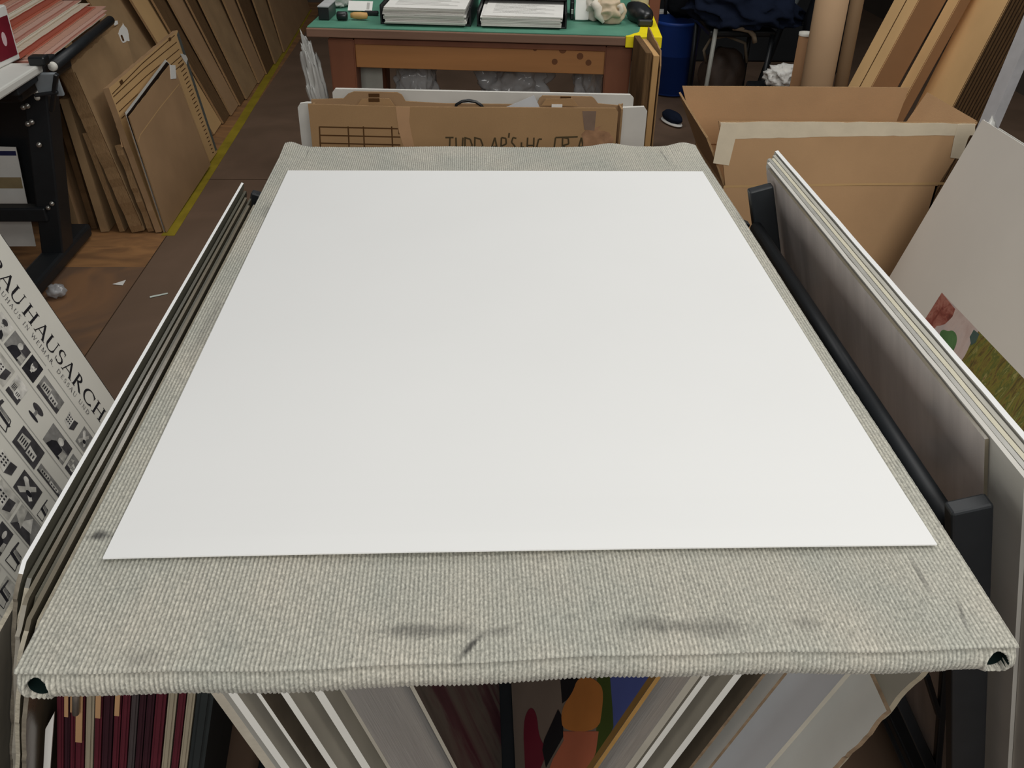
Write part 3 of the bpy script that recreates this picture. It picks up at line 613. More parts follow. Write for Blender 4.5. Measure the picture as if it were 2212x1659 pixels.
# ------------------------------------------------------------------ maroon folders under the left front corner
FY = -.05
def edge_x(px, py): return yat(px, py, FY)
fold = [(122, 'm', 0), (139, 'd', 22), (152, 'm', 12), (163, 'm', 78), (185, 'c', 0), (205, 'm', 25), (222, 'd', 0), (246, 'm', 20), (262, 'm', 0), (281, 'g', 0), (298, 'd', 0), (314, 'd', 0), (332, 'm', 0), (358, 'c', 0), (380, 'm', 0), (398, 'c', 0), (418, 'k', 0)]
fm = {'m': (MAROON, MAROON), 'd': (MAROOND, MAROOND), 'c': (CREAM, CREAM), 'g': (M('grey_cloth', (70, 62, 62), .9, .1), M('grey_cloth', (0, 0, 0))), 'k': (M('green_black_board', (40, 44, 44), .8, .2), M('green_black_board', (0, 0, 0)))}
fn = {'m': 'maroon cloth folder', 'd': 'dark maroon folder', 'c': 'cream board', 'g': 'grey cloth folder', 'k': 'thick green-black board'}
for i, (px, kd, tab) in enumerate(fold):
    a = edge_x(px, 1560); nxt = fold[i+1][0] if i+1 < len(fold) else 470
    t = min((edge_x(nxt, 1560)-a).x*.82, .016)
    lean = .25; upf = V((lean, 0, 1)).normalized(); zt = .742 if kd != 'k' else .70
    topx = a.x+lean*(zt-a.z); hh = (zt-.085)/upf.z
    fr = frame((topx+t, FY, zt), (0, 1, 0), upf)
    nm = 'folder' if kd in 'mdg' else 'mounted_board'
    root = empty(nm, (0, 0, 0), '%s, %s from the left among the folders under the front left corner' % (fn[kd], (ords+['fifteenth', 'sixteenth', 'seventeenth'])[i]), 'folder' if kd in 'mdg' else 'board', 'folders under the front left corner', fr)
    bm = bmesh.new(); bmesh.ops.create_cube(bm, size=1)
    for v in bm.verts: v.co = V(((v.co.x+.5)*.30, (v.co.y-.5)*hh, (v.co.z-.5)*t))
    bmesh.ops.bevel(bm, geom=[e for e in bm.edges if abs(e.verts[0].co.y-e.verts[1].co.y) > .1], offset=t*.3, segments=3, affect='EDGES')
    cov = bmobj('cover', bm, fm[kd][0], root)
    if tab:
        zt2 = edge_x(px, 1505+tab+6).z
        lo = (zt-zt2)/upf.z
        _t = box('index_tab', (-.0012, -lo/2-.01, -t*.5), (.0016, lo-.0, min(t*.8, .0065)), TAN, root, bev=.0004); sub(_t, cov)
# clip hanging at the folder tops
p = edge_x(168, 1530); q = edge_x(186, 1484)
ck = tube('metal_clip', [p+V((0, -.006, 0)), q+V((0, -.006, .03))], .0035, STEEL); tag(ck, 'silver metal rod end poking out beside the tan folder tabs', 'clip')
pz = [yat(*q_, -.06) for q_ in ((98, 1575), (117, 1540), (106, 1690), (92, 1690))]
WFM = frame(pz[3], (1, 0, 0), (0, 0, 1))
wf = empty('white_card', pz[0], 'narrow white card with a slanted top at the left end of the folders', 'card', mw=WFM)
inv = WFM.inverted(); pl = [inv @ q_ for q_ in pz]
sheet('card', Matrix(), [(q_.x, q_.y) for q_ in pl]+[(pl[3].x-.05, pl[3].y-.32), (pl[2].x-.06, pl[2].y-.32)][::-1][:0], .002, PAPER, wf)

# ------------------------------------------------------------------ leaning cardboard along the left
def leaner(name, xb, lean, hgt, y0, y1, t, mats, label, grp='cardboard leaning along the left', shape=None, z0=.003, skew=0):
    up = V((lean, 0, 1)).normalized(); mw = frame((xb, y0, z0+(t*abs(lean) if lean < 0 else 0)), (skew, 1, 0), up)
    o = empty(name, (0, 0, 0), label, 'cardboard', grp, mw)
    pts = shape or rect(0, 0, y1-y0, hgt/up.z)
    sheet('panel', Matrix(), pts, t, mats, o); return o, (y1-y0), hgt/up.z
pa, l1, h1 = leaner('cardboard_parcel', -1.213, -.105, .462, 2.625, 3.345, .004, (CB2, CBE), 'plain cardboard parcel with a white tape patch, frontmost on the left by the yellow line',
                    shape=rag([(0, 0), (.722, .012), (.612, .450), (.56, .487), (-.004, .446)], .0015, .03, 5, (1, 3)))
sheet('slit_shade', Matrix.Translation((0, 0, -.005)), [(.02, .02), (.68, .03), (.60, .46), (.557, .500), (-.002, .452)], .004, M('slit_shade_brown', (36, 26, 20), .9, .05), pa)  # solid dark sheet standing in for the shade inside the parcel
sheet('back_panel', Matrix.Translation((0, 0, -.0095)), [(0, 0), (.722, .012), (.625, .46), (.556, .511), (-.006, .462)], .004, (GREYB, CBE), pa)
sheet('tape_patch', Matrix.Translation((0, 0, .0012)), [(.560, .487), (.625, .470), (.590, .425), (.524, .440)], .001, PAPER, pa)
flatmesh('crease', pline([(-.0, .352), (.04, .366), (.30, .385), (.60, .398)], .004)+pline([(.612, .40), (.66, .22), (.712, .02)], .003), KRAFT, pa, Matrix(), .0006)
pb, l2, h2 = leaner('cardboard_pack', -1.232, -.165, .555, 2.622, 3.44, .022, (KRAFT, CB2), 'corrugated cardboard pack with ruled fold lines, behind the frontmost parcel',
                    shape=rag([(0, 0), (.922, 0), (.934, .545), (.028, .54)], .002, .04, 6, (1, 2, 3)))
fp = []
for a_, b_ in ((.516, .536), (.506, .486 + .022), (.481, .478), (.453, .450), (.429, .420)): fp += pline([(.035, a_), (.40, (a_*1.02+b_)/2), (.875, b_)], .0032)
for k in range(24): fp.append(stroke((.80+.05*(1-k/24), .02+.018*k), (.872, .016+.0182*k), .004))
flatmesh('fold_lines', fp, INKB, pb, Matrix(), .0007)
sheet('edge_tape', Matrix.Translation((0, 0, .0015)), [(.90, .01), (.925, .01), (.936, .54), (.905, .53)], .001, M('grey_green_tape', (84, 88, 84), .5, .4), pb)
sheet('tape_patch', Matrix.Translation((0, 0, .0018)), rag([(.86, .462), (.93, .44), (.94, .42), (.90, .405)], .003, .012, 3), .001, GREYB, pb)
for a, b_ in ((.15, .528), (.80, .536)): box('handle_slot', (a, b_, .0005), (.03, .012, .002), INKB, pb, bev=.0005)
pc, _, _ = leaner('cardboard_pack', -1.262, -.16, .40, 2.63, 3.1, .022, (CB3, CBE), 'shorter torn cardboard pack wedged behind the corrugated pack',
                  shape=rag([(0, 0), (.47, 0), (.47, .41), (.12, .41), (.10, .33), (0, .34)], .006, .02, 8, (1, 2, 3, 4, 5)))
sheet('torn_flap', Matrix.Translation((0, 0, .004)), rag([(0, .33), (.10, .31), (.10, .40), (.03, .42)], .005, .012, 3), .003, CB, pc)
pd, _, _ = leaner('cardboard_parcel', -1.296, -.20, .635, 2.622, 3.16, .048, (CB3, CBE), 'tall cardboard parcel with a torn white label at its upper corner',
                  shape=rag([(0, 0), (.52, .0), (.50, .43), (.583, .646), (.443, .646), (-.005, .622)], .004, .03, 9, (1, 2, 4, 5)))
_l = sheet('label', Matrix.Translation((0, 0, .001)), rag([(.495, .622), (.579, .643), (.60, .613), (.575, .575), (.499, .586)], .003, .012, 4), .001, PAPER, pd)
sheet('label', Matrix.Translation((0, 0, .0012)), [(.49, .652), (.53, .650), (.535, .662), (.495, .668)], .001, PAPER, pd)
_h = box('label_hole', (.515, .60, .0018), (.018, .022, .001), INKB, pd, bev=.0003)
sub(_h, _l)
flatmesh('side_seam', pline([(0.0, .6), (.0, .02)], .004), INKB, pd, Matrix(), .0008)
leaner('cardboard_sheet', -1.372, -.13, .38, 2.63, 3.2, .020, (CB3, CBE), 'brown cardboard pack with a split top, third from the black stand')
leaner('cardboard_sheet', -1.432, -.06, .50, 2.63, 3.2, .030, (CB3, CB3), 'cardboard pack standing second from the black stand')
leaner('cardboard_sheet', -1.486, -.05, .46, 2.66, 3.2, .022, (CBD, CBD), 'dark narrow cardboard pack close to the black stand')
leaner('cardboard_sheet', -1.536, -.05, .42, 2.63, 3.2, .026, (CB2, CB3), 'narrow cardboard pack nearest the black stand')
# big sheets further back, near edges staggered along the yellow line
big = [(.46, .95, 3.50, .009, CB3, 'broad dull cardboard sheet leaning most, furthest left of the big sheets'),
       (.435, 1.1, 3.80, .010, KRAFT, 'tan cardboard sheet, second of the big sheets along the yellow line'),
       (.41, 1.1, 3.98, .010, CBD, 'dark fluted sheet, third of the big sheets along the yellow line'),
       (.385, 1.1, 4.12, .010, CB2, 'brown sheet, fourth of the big sheets along the yellow line'),
       (.36, 1.1, 4.30, .010, CBD, 'dark fluted sheet, fifth of the big sheets along the yellow line'),
       (.335, 1.1, 4.42, .010, CB3, 'wide dull brown sheet, sixth of the big sheets along the yellow line'),
       (.30, 1.1, 4.75, .010, CB2, 'brown sheet, seventh of the big sheets along the yellow line'),
       (.27, 1.1, 4.95, .010, CBD, 'darkest sheet, eighth of the big sheets along the yellow line'),
       (.23, 1.1, 5.20, .010, CB3, 'dull brown sheet, ninth of the big sheets along the yellow line'),
       (.19, 1.1, 5.50, .010, CB2, 'brown sheet nearest the far end of the yellow line')]
xo = 0
for i, (ln, hg, y0, t, m, lb) in enumerate(big):
    xb = -1.34+.0125*i-.0245*(y0-3.45)+(.03 if i else 0)
    leaner('cardboard_sheet', xb, -ln, hg, y0, 6.6+.03*i, t, (m, CBE), lb, 'big cardboard sheets along the left', None, .003, -.0245)
for i, (xb, ln, y0, m, lb) in enumerate(((-1.62, -.22, 3.25, CB3, 'tall narrow board standing behind the labelled parcel'), (-1.66, -.22, 3.3, KRAFT, 'tall tan board second behind the labelled parcel'), (-1.73, -.22, 3.35, CBD, 'tall dark board third behind the labelled parcel'))):
    leaner('cardboard_sheet', xb, ln, 1.15, y0, 3.43, .028, (m, CBE), lb, 'tall boards behind the labelled parcel')

# ------------------------------------------------------------------ black stand at far left with white top
st = empty('equipment_stand', (-1.5, 2.35, 0), 'black metal equipment stand with white top and sloping foot at the far left', 'stand'); st.location = (0, 0, 0)
bar('foot', (-1.515, 2.06, .035), (-1.515, 2.585, .035), .085, .05, BLACK, st, (0, 0, 1), .012)
_p = bar('post', (-1.515, 2.37, .05), (-1.42, 2.37, .66), .075, .10, BLACK, st, (0, 1, 0), .006)
bar('crossbar', (-2.1, 2.33, .205), (-1.49, 2.33, .205), .05, .05, BLACK, st, (0, 0, 1), .006)
box('side_panel', (-1.83, 2.50, .42), (.62, .02, .52), BLACKP, st, bev=.004)
box('body', (-1.70, 2.38, .657), (.60, .42, .07), BLACKP, st, bev=.01)
ZT = .715
box('white_top', (-1.635, 2.0, ZT), (.60, .44, .026), M('white_laminate', (216, 215, 208), .5, .35, .02), st, bev=.006)
cp = zat(115, 143, .70); cq = zat(238, 44, .70)
_r = tube('roller', [cp, cq], .0165, BLACK, st, 16)
_c = lathe('roller_cap', [(.0, -.014), (.010, -.013), (.014, -.006), (.014, .002)], BOLT, st, frame(cp+V((0, -.002, 0)), (1, 0, 0), (0, 0, 1)) @ Matrix.Rotation(PI, 4, 'X'), 20)
sub(_c, _r)
bar('edge_rail', zat(28, 195, .695), zat(112, 128, .695), .03, .035, BLACK, st, (0, 0, 1), .005)
box('rail_latch', zat(88, 122, .74)+V((.012, -.045, 0)), (.05, .04, .028), BLACKP, st, bev=.006)
box('grey_pad', yat(104, 182, 2.22), (.075, .012, .075), M('grey_pad', (136, 142, 146), .6, .3), st, rot=Matrix.Rotation(.25, 4, 'X'), bev=.004)
bar('lever', yat(122, 160, 2.20), yat(112, 240, 2.22), .012, .018, BLACKP, st)
bar('lever', yat(75, 206, 2.20), yat(125, 199, 2.21), .010, .016, BLACKP, st)
for a in ((44, 198), (78, 200), (80, 211), (50, 232), (59, 229), (60, 268), (68, 264), (84, 313)):
    _b = lathe('bolt', [(0, .006), (.006, .0055), (.009, .001), (.009, -.002)], BOLT if a[1] < 215 else STEEL, st, frame(yat(*a, 2.29), (1, 0, 0), (0, 0, 1)), 10); sub(_b, _p)
for a in ((104, 449), (112, 440)):
    _b = lathe('bolt', [(0, .006), (.006, .0055), (.008, .001), (.008, -.002)], STEEL, st, frame(yat(*a, 2.312), (1, 0, 0), (0, 0, 1)), 10); sub(_b, _p)
# print hanging in the stand
pr = [yat(*q_, 2.44) for q_ in ((34, 318), (77, 531))]
sp = empty('banded_print', pr[1], 'white print with a tan band standing behind the crossbar of the black stand', 'print', mw=frame((pr[1].x, 2.44, .03), (1, 0, 0), (0, 0, 1)))
dx = pr[0].x-pr[1].x; dz = pr[0].z-.03
sheet('print_sheet', Matrix(), [(-.40, 0), (0, 0), (dx, dz), (-.40, dz+.01)], .003, (PAPER, PAPER), sp)
fb = lambda t0, t1: [(-.39, dz*t0), (dx*t0-.003, dz*t0), (dx*t1-.003, dz*t1), (-.39, dz*t1)]
flatmesh('printed_bands', [fb(.60, .71), fb(.92, .965)], [M('tan_band', (150, 132, 98), .8, .2), M('navy_band', (42, 44, 84), .7, .2)], sp, Matrix(), .0006, [0, 1])
# white box with a maroon picture
bx = empty('picture_box', zat(20, 150, ZT+.015), 'white box with a dark red picture on its face, standing on the white top', 'box')
bc = [zat(5, 146, ZT+.014), zat(55, 122, ZT+.014)]
ey = (bc[1]-bc[0]).normalized(); upb = V((0, 0, 1)); BMW = frame(bc[0], ey, upb); bx.matrix_local = BMW
lb_ = (bc[1]-bc[0]).length-.01
bm = bmesh.new(); bmesh.ops.create_cube(bm, size=1)
for v in bm.verts: v.co = V(((v.co.x+.5)*lb_-.02, (v.co.y+.5)*.155, (v.co.z-.5)*.09))
bmesh.ops.bevel(bm, geom=bm.edges[:], offset=.003, segments=2, affect='EDGES')
bmobj('carton', bm, M('white_carton', (222, 220, 214), .5, .3, .02), bx)
flatmesh('red_picture', [rect(-.004, .016, lb_-.03, .128), ell(lb_*.38, .07, .012, .02)], [M('dark_red_print', (116, 28, 42), .5, .3, .25, 12), M('pale_blob', (216, 188, 190), .6, .3)], bx, Matrix(), .0012, [0, 1])
# pile of reddish posters
pink = [M('poster_edge_%d' % i, c, .7, .25, .10, 18, stretch=(6, .4, 1)) for i, c in enumerate(((186, 134, 118), (204, 188, 168), (178, 96, 74), (196, 158, 142), (212, 202, 184), (164, 84, 66), (190, 146, 126)))]
names = ['salmon', 'cream', 'brick red', 'pink', 'pale cream', 'dark red', 'orange-pink']
ords += ['fifteenth', 'sixteenth', 'seventeenth', 'eighteenth', 'nineteenth', 'twentieth', 'twenty-first', 'twenty-second', 'twenty-third', 'twenty-fourth', 'twenty-fifth', 'twenty-sixth']
RD = (cq-cp).normalized(); xr = cp.x-.034
for i in range(26):
    z = .7075+.0044*i; y0 = 2.29+.02*((i*5) % 4); m = pink[(i*3) % 7]
    o = sheet('poster_sheet', frame((xr+RD.x/RD.y*(y0-cp.y), y0, z), RD, (-1, 0, 0)), rag(rect(0, 0, .76+.03*(i % 3), .40), .0015, .05, 90+i), .0032, (m, pink[(i*3+4) % 7]))
    tag(o, '%s poster, %s from the bottom of the pile on the black stand' % (names[(i*3) % 7], ords[i]), 'poster', 'pile of reddish posters')
    xr -= .008+.009*((i*7) % 3)

# ------------------------------------------------------------------ wooden table with green mat
TZ = .78
A = zat(660, 60, TZ); B = zat(1428, 82, TZ); TU = (B-A).normalized(); TVv = V((0, 0, 1)).cross(TU); TL = (B-A).length
TMW = frame(A, TU, TVv)
tb = empty('work_table', A, 'wooden work table with a green mat and yellow-taped corner behind the boards', 'table', mw=TMW)
D = .74
box('tabletop', (TL/2, D/2, -.015), (TL, D, .027), WOODT, tb, bev=.003)
box('cutting_mat', (TL/2-.02, D/2+.004, .0005), (TL-.045, D-.012, .004), GREENM, tb, bev=.001)
lx = [.055, TL-.125]
for k, x in enumerate((.105, TL-.13)):
    for y in (.075, D-.08):
        o = bmesh.new(); bmesh.ops.create_cube(o, size=1)
        for v in o.verts:
            tp = 1 if v.co.z > 0 else .82
            v.co = V((v.co.x*.088*tp, v.co.y*.085*tp, v.co.z*.74))
        bmesh.ops.bevel(o, geom=o.edges[:], offset=.004, segments=2, affect='EDGES')
        bmobj('leg', o, WOODR, tb, Matrix.Translation((x, y, -.038-.37)))
apr = box('apron', (TL/2-.012, .060, -.085), (TL-.32, .024, .095), WOODO, tb, bev=.002)
box('top_rail', (TL/2-.012, .050, -.047), (TL-.32, .022, .018), WOODR, tb, bev=.002)
box('apron', (TL/2-.012, D-.08, -.085), (TL-.32, .024, .095), WOODO, tb, bev=.002)
for k, (u, w) in enumerate(((.80, .010), (.83, .013), (.90, .011), (.935, .010), (.72, .008))):
    _k = lathe('wood_knot', [(0, .0006), (w, .0004)], M('wood_knot', (112, 70, 40), .6, .3), tb, frame((TL/2-.012+(u-.5)*(TL-.32), .0475, -.075+.02*((k*2) % 3-1)), (1, 0, 0), (0, 0, 1)), 14)
    sub(_k, apr)
box('yellow_corner_tape', (TL-.055, .0, -.014), (.116, .01, .036), YELLOW, tb, bev=.002)
sheet('yellow_edge_tape', Matrix.Translation((0, 0, .0028)), rag([(TL-.115, -.004), (TL+.003, -.004), (TL+.003, .56), (TL-.03, .56), (TL-.045, .2), (TL-.07, .06)], .003, .02, 2, (3, 4, 5)), .001, YELLOW, tb)
def tl(px, py, z=TZ+.003): return zat(px, py, z)
MTOP = TZ+.003
def on_table(name, label, cat, px, py): return empty(name, tl(px, py), label, cat, mw=Matrix.Translation(tl(px, py)) @ TMW.to_3x3().to_4x4())
e = on_table('small_box', 'small black box with a grey-white lid on the left of the green mat', 'box', 700, 44)
box('carton', (0, .055, .021), (.036, .11, .040), BLACKP, e, bev=.002); box('lid', (0, .055, .0425), (.038, .112, .004), M('grey_lid', (176, 176, 176)), e, bev=.001)
e = on_table('hand_roller', 'small roller with a wooden handle and black head on the green mat', 'tool', 740, 44)
lathe('roller_head', [(0, -.017), (.012, -.017), (.014, -.014), (.014, .014), (.012, .017), (0, .017)], BLACKP, e, Matrix.Translation((-.0, 0, .0145)) @ Matrix.Rotation(PI/2, 4, 'Y'), 20)
lathe('wooden_handle', [(0, 0), (.008, 0), (.011, .012), (.012, .03), (.010, .055), (0, .058)], M('pale_wood', (200, 156, 96), .5, .3, .1, 20), e, Matrix.Translation((.026, .014, .014)) @ Matrix.Rotation(PI/2, 4, 'Y'), 18)
e = on_table('plastic_bag', 'crumpled clear plastic bag on the green mat behind the roller', 'bag', 738, 20)
blob('film', (-.02, .05, .022), (.04, .04, .026), PLASTG, e, .4, 2.5, 11, 4, True, flat=-.0205)
e = on_table('price_card', 'small white card propped on the green mat left of the paper tray', 'card', 776, 27)
sheet('card', frame((-.04, 0, .006), (1, 0, 0), (0, .75, .65)), rect(0, 0, .085, .04), .001, PAPER, e)
flatmesh('grey_print', [rect(.065, .006, .075, .034)], RULE, e, frame((-.04, 0, .006), (1, 0, 0), (0, .75, .65)), .0004)
e = on_table('dark_tool', 'small dark tool lying beside the white card on the green mat', 'tool', 800, 36)
box('handle', (0, .02, .008), (.05, .018, .014), BLACKP, e, bev=.004)
# letter trays
def tray(px0, px1, py, label, h=.07):
    a = tl(px0, py); b_ = tl(px1, py); w = (b_-a).length
    TM = Matrix.Translation(a) @ TMW.to_3x3().to_4x4(); t_ = empty('letter_tray', a, label, 'tray', mw=TM)
    box('base', (w/2, .16, .003), (w, .32, .005), BLACKP, t_, bev=.001)
    for x in (.003, w-.003): box('side', (x, .16, h/2), (.006, .32, h), BLACKP, t_, bev=.001)
    box('back', (w/2, .317, h/2), (w, .006, h), BLACKP, t_, bev=.001)
    return TM, w
def pile(prefix, t_, w, n, z0, label, tops=None, wx=.29):
    rnd = random.Random(len(label))
    wx = min(wx, w-.034)
    for k in range(n):
        m = t_ @ Matrix.Translation((w/2+rnd.uniform(-.005, .005), -.022+rnd.uniform(-.004, .004), z0+.0047*k)) @ Matrix.Rotation(rnd.uniform(-.02, .02), 4, 'Z')
        bow = lambda x: 0
        o = sheet('paper_sheaf', m, rect(-wx/2, 0, wx/2, .29), .0038, (PAPER, GREYB))
        tag(o, label % (ords[k]), 'papers', prefix)
        if k == n-1: flatmesh('printed_text', [rect(-wx/2+.03, .05+.022*r, wx/2-.03-.03*(r % 3), .054+.022*r) for r in range(9)], RULE, o, Matrix(), .0004)
t1, w1 = tray(822, 1018, 52, 'black letter tray holding the taller paper pile, left on the table', .06)
pile('papers in the left letter tray', t1, w1, 11, .011, 'sheaf of papers, %s from the bottom of the pile in the left tray', wx=.285)
t2, w2 = tray(1030, 1222, 57, 'black letter tray holding the lower paper pile, right of centre on table', .05)
pile('papers in the right letter tray', t2, w2, 7, .011, 'sheaf of papers, %s from the bottom of the pile in the right tray', wx=.27)
o = empty('letter_tray', (0, 0, 0), 'black upper letter tray with grey paper, stacked over the right paper pile', 'tray', mw=t2 @ Matrix.Translation((0, .19, .052)))
box('base', (w2/2, .065, .012), (w2, .13, .005), BLACKP, o, bev=.001); box('front_lip', (w2/2, .003, .014), (w2, .006, .026), BLACKP, o, bev=.001)
for x in (.003, w2-.003): box('side', (x, .065, .025), (.006, .13, .048), BLACKP, o, bev=.001)
box('paper', (w2/2, .07, .021), (w2-.05, .11, .010), GREYB, o, bev=.001)
# crumpled rag, dispenser
e = on_table('crumpled_rag', 'heap of crumpled off-white and beige rags at the right of the table', 'rag', 1297, 52)
blob('rag_body', (.0, .08, .045), (.05, .055, .052), CLOTHW, e, .42, 1.25, 5, 5, True, flat=-.044, hf=.12)
blob('beige_fold', (.03, .015, .04), (.045, .035, .04), CLOTHB, e, .42, 1.3, 9, 5, True, flat=-.039, hf=.12)
tube('rolled_fold', [(.045, .0, .062), (.062, .0, .058), (.068, .0, .045), (.058, .0, .034), (.045, .0, .036)], [.006, .009, .010, .009, .006], CLOTHW, e, 12)
tube('rolled_fold', [(-.03, .0, .07), (-.01, -.006, .05), (-.01, -.01, .03), (.01, -.016, .008)], [.012, .016, .014, .005], CLOTHW, e, 12)
sheet('card_wrapper', frame((-.085, .03, .006), (1, .1, 0), (0, .3, 1)), rag(rect(0, 0, .045, .085), .002, .02, 5), .001, PAPER, e)
e = on_table('tape_dispenser', 'glossy black tape dispenser beside the yellow tape on the table', 'dispenser', 1380, 56)
def taper(p): return V((p.x*(1-.25*(p.y/.09)), p.y, p.z*(1.0 if p.y < 0 else 1.0)))
blob('dispenser_body', (.0, .075, .027), (.034, .085, .036), BLACKP, e, .06, 1.5, 2, 4, rot=Matrix.Rotation(.35, 4, 'Z'), flat=-.026, fn=taper)
box('dispenser_foot', (.02, -.0, .012), (.05, .03, .022), BLACKP, e, bev=.005)
e = on_table('cream_bottle', 'cream coloured bottle standing at the back right of the table', 'bottle', 1382, 22)
lathe('bottle_body', [(0, 0), (.03, 0), (.033, .004), (.033, .10), (.02, .125), (.012, .13), (.012, .15), (0, .15)], M('cream_plastic', (206, 196, 166), .5, .35, .05), e, Matrix.Translation((0, .03, 0)), 24)
e = on_table('black_case', 'black case standing between the paper tray and the rags', 'case', 1235, 45)
box('case_body', (0, .07, .03), (.013, .12, .058), BLACKP, e, bev=.004); box('clasp', (.0, -.002, .03), (.008, .004, .016), STEEL, e, bev=.001)

# things under the table
wp = sheet('foam_board', frame(yat(762, 260, 2.75), (1, 0, 0), (0, 0, 1)), rect(0, -.43, .125, .26), .012, (M('dull_white', (176, 176, 166), .8, .2, .05), GREYD)); tag(wp, 'dull white panel standing under the left of the table', 'panel')
wp.location.z = .435; wp.location.y = 2.70
for i, (px, py, r, lb, seed, mt) in enumerate(((895, 175, (.075, .06, .12), 'milky plastic bag bundle under the left of the table', 21, PLAST), (1110, 165, (.13, .09, .13), 'large heap of clear plastic film under the table centre', 23, PLAST), (1278, 150, (.055, .06, .12), 'dark clear plastic bundle under the right of the table', 27, PLAST))):
    p = yat(px, py, 2.72); hz = p.z
    o = blob('plastic_film', (p.x, 2.80, max(hz-.04, .49)), r, mt, None, .38, 2.6, seed, 5, False); tag(o, lb, 'plastic film')
    o.scale = (1, 1, 1)
bk = box('storage_crate', (-.02, 2.84, .24), (.62, .3, .34), M('dark_crate', (36, 38, 40), .7, .3), bev=.01); tag(bk, 'dark crate on the floor under the table beneath the plastic', 'crate')
bk.location = (-.0, 2.83, .175)
# film hanging at the left leg
p = yat(690, 130, 2.56)
tq = TMW @ V((.022, .085, 0)); o = blob('plastic_wrap', (tq.x, tq.y, .40), (.022, .04, .29), PLASTG, None, .3, 2.4, 31, 5, True, fn=lambda p: V((p.x*(1+1.0*max(0, p.z)/.29)-.045*max(0, p.z)/.29, p.y, p.z))); tag(o, 'crumpled plastic wrap hanging down beside the left table leg', 'plastic film')
p = yat(682, 100, 2.6); o.scale = (1, 1, 1)

# ------------------------------------------------------------------ parcels between board and table
def upright(name, y, pts, t, mats, label, cat, grp=None):
    P = [yat(px, py, y) for px, py in pts]; base = min(P, key=lambda q_: q_.z); lo = V((P[0].x, y, .003))
    mw = frame(lo, (1, 0, 0), (0, 0, 1)); e_ = empty(name, lo, label, cat, grp, mw)
    o_ = [(q_.x-lo.x, q_.z-lo.z) for q_ in P]
    L0, R0 = o_[0][0], o_[-1][0]
    sheet('panel', Matrix(), [(L0, 0)]+o_+[(R0, 0)], t, mats, e_); return e_, lo
w1_, _ = upright('white_board', 1.86, [(718, 200), (724, 192), (1362, 205), (1369, 212)], .012, (GREYB, GREYB), 'tall pale board standing at the back of the parcel row before the table', 'board')
w2_, _ = upright('white_board', 1.82, [(1330, 240), (1340, 233), (1392, 231), (1398, 240)], .012, (GREYB, GREYB), 'pale board poking out at the right of the written-on carton', 'board')
w3_, _ = upright('white_board', 1.78, [(643, 232), (648, 224), (662, 222), (720, 224)], .012, (GREYB, GREYB), 'pale board poking out at the left of the written-on carton', 'board')
cy = 1.70
CBP = M('carton_brown', (166, 132, 94), .85, .15, .07, 6, .15, 250)
ct = empty('flat_carton', (0, 0, 0), 'flat brown carton with handwriting, a printed grid and tab locks, before the table', 'carton')
CL = yat(665, 224, cy); CR = yat(1346, 234, cy); CO = V((CL.x, cy, .003)); CMW = frame(CO, (1, 0, 0), (0, 0, 1)); ct.matrix_local = CMW
cw = CR.x-CL.x; ch_ = CL.z-.003
def cuv(px, py, y=cy): p_ = yat(px, py, y); return (p_.x-CO.x, p_.z-.003)
top = [cuv(*q_) for q_ in ((665, 225), (760, 228), (870, 231), (1000, 232), (1160, 233), (1330, 234))]
sheet('front_panel', Matrix(), [(0, 0)]+top+[(cw-.012, top[-1][1]-.01), (cw-.012, 0)], .006, (CBP, CBE), ct)
bt = [cuv(px, py, cy+.06) for px, py in ((672, 215), (742, 213), (752, 203), (765, 198), (858, 200), (868, 205), (876, 219), (960, 224), (1160, 226), (1165, 213), (1172, 207), (1278, 209), (1284, 213), (1292, 224), (1336, 228), (1346, 224))]
bkp = sheet('back_panel', Matrix.Translation((0, 0, -.06)), [(bt[0][0], 0)]+bt+[(bt[-1][0], 0)], .005, (CB2, CBE), ct)
sheet('right_side', frame((cw-.004, ch_*0, -.055), (0, 0, 1), (0, 1, 0)), rect(0, 0, .05, ch_*.985), .005, (CB2, CBE), ct)
sheet('left_side', frame((.006, 0, -.055), (0, 0, 1), (0, 1, 0)), rect(0, 0, .05, ch_*.985), .005, (CB2, CBE), ct)
locks = []
for a, b_ in ((770, 852), (1170, 1250)):                    # locking tabs folding back over the top
    pts = [cuv(a, 231), cuv(a+10, 217), cuv(b_-12, 216), cuv(b_, 232)]
    locks.append(sheet('lock_tab', Matrix.Translation((0, 0, -.012)), pts, .004, (CBP, CBE), ct))
for px, py, z, k in ((808, 206, -.0585, -1), (808, 216, -.0105, 0), (1222, 212, -.0585, -1), (1203, 229, -.0105, 1)):
    u_, v_ = cuv(px, py, cy-z); _s = box('lock_slot', (u_, v_, z), (.028, .009, .002), INKB if py != 229 else PAPER, ct, bev=.0005); sub(_s, locks[k] if k >= 0 else bkp)
# printed grid
gl = []
for py0, py1, x0_, x1_ in ((274, 278, 690, 860), (292, 296, 690, 865), (309, 313, 690, 865), (327, 331, 690, 865)): gl += pline([cuv(x0_, py0), cuv(x1_, py1)], .0035)
for px in (690, 752, 785, 846): gl += pline([cuv(px, 273), cuv(px+3, 335)], .0035)
gl += pline([cuv(862, 278), cuv(862, 290)], .003)
flatmesh('printed_grid', gl, INKB, ct, Matrix(), .0006)
# tapes
sheet('paper_tape', Matrix.Translation((0, 0, .0009)), [cuv(*q_) for q_ in ((855, 231), (886, 231), (884, 262), (889, 290), (898, 330), (876, 330), (862, 285), (858, 258))], .0006, M('brown_tape', (186, 146, 108), .6, .3, .04), ct)
sheet('dark_tape', Matrix.Translation((0, 0, .0009)), [cuv(*q_) for q_ in ((1258, 240), (1288, 240), (1284, 282), (1262, 280))], .0006, M('grey_brown_tape', (126, 104, 88), .5, .3), ct)
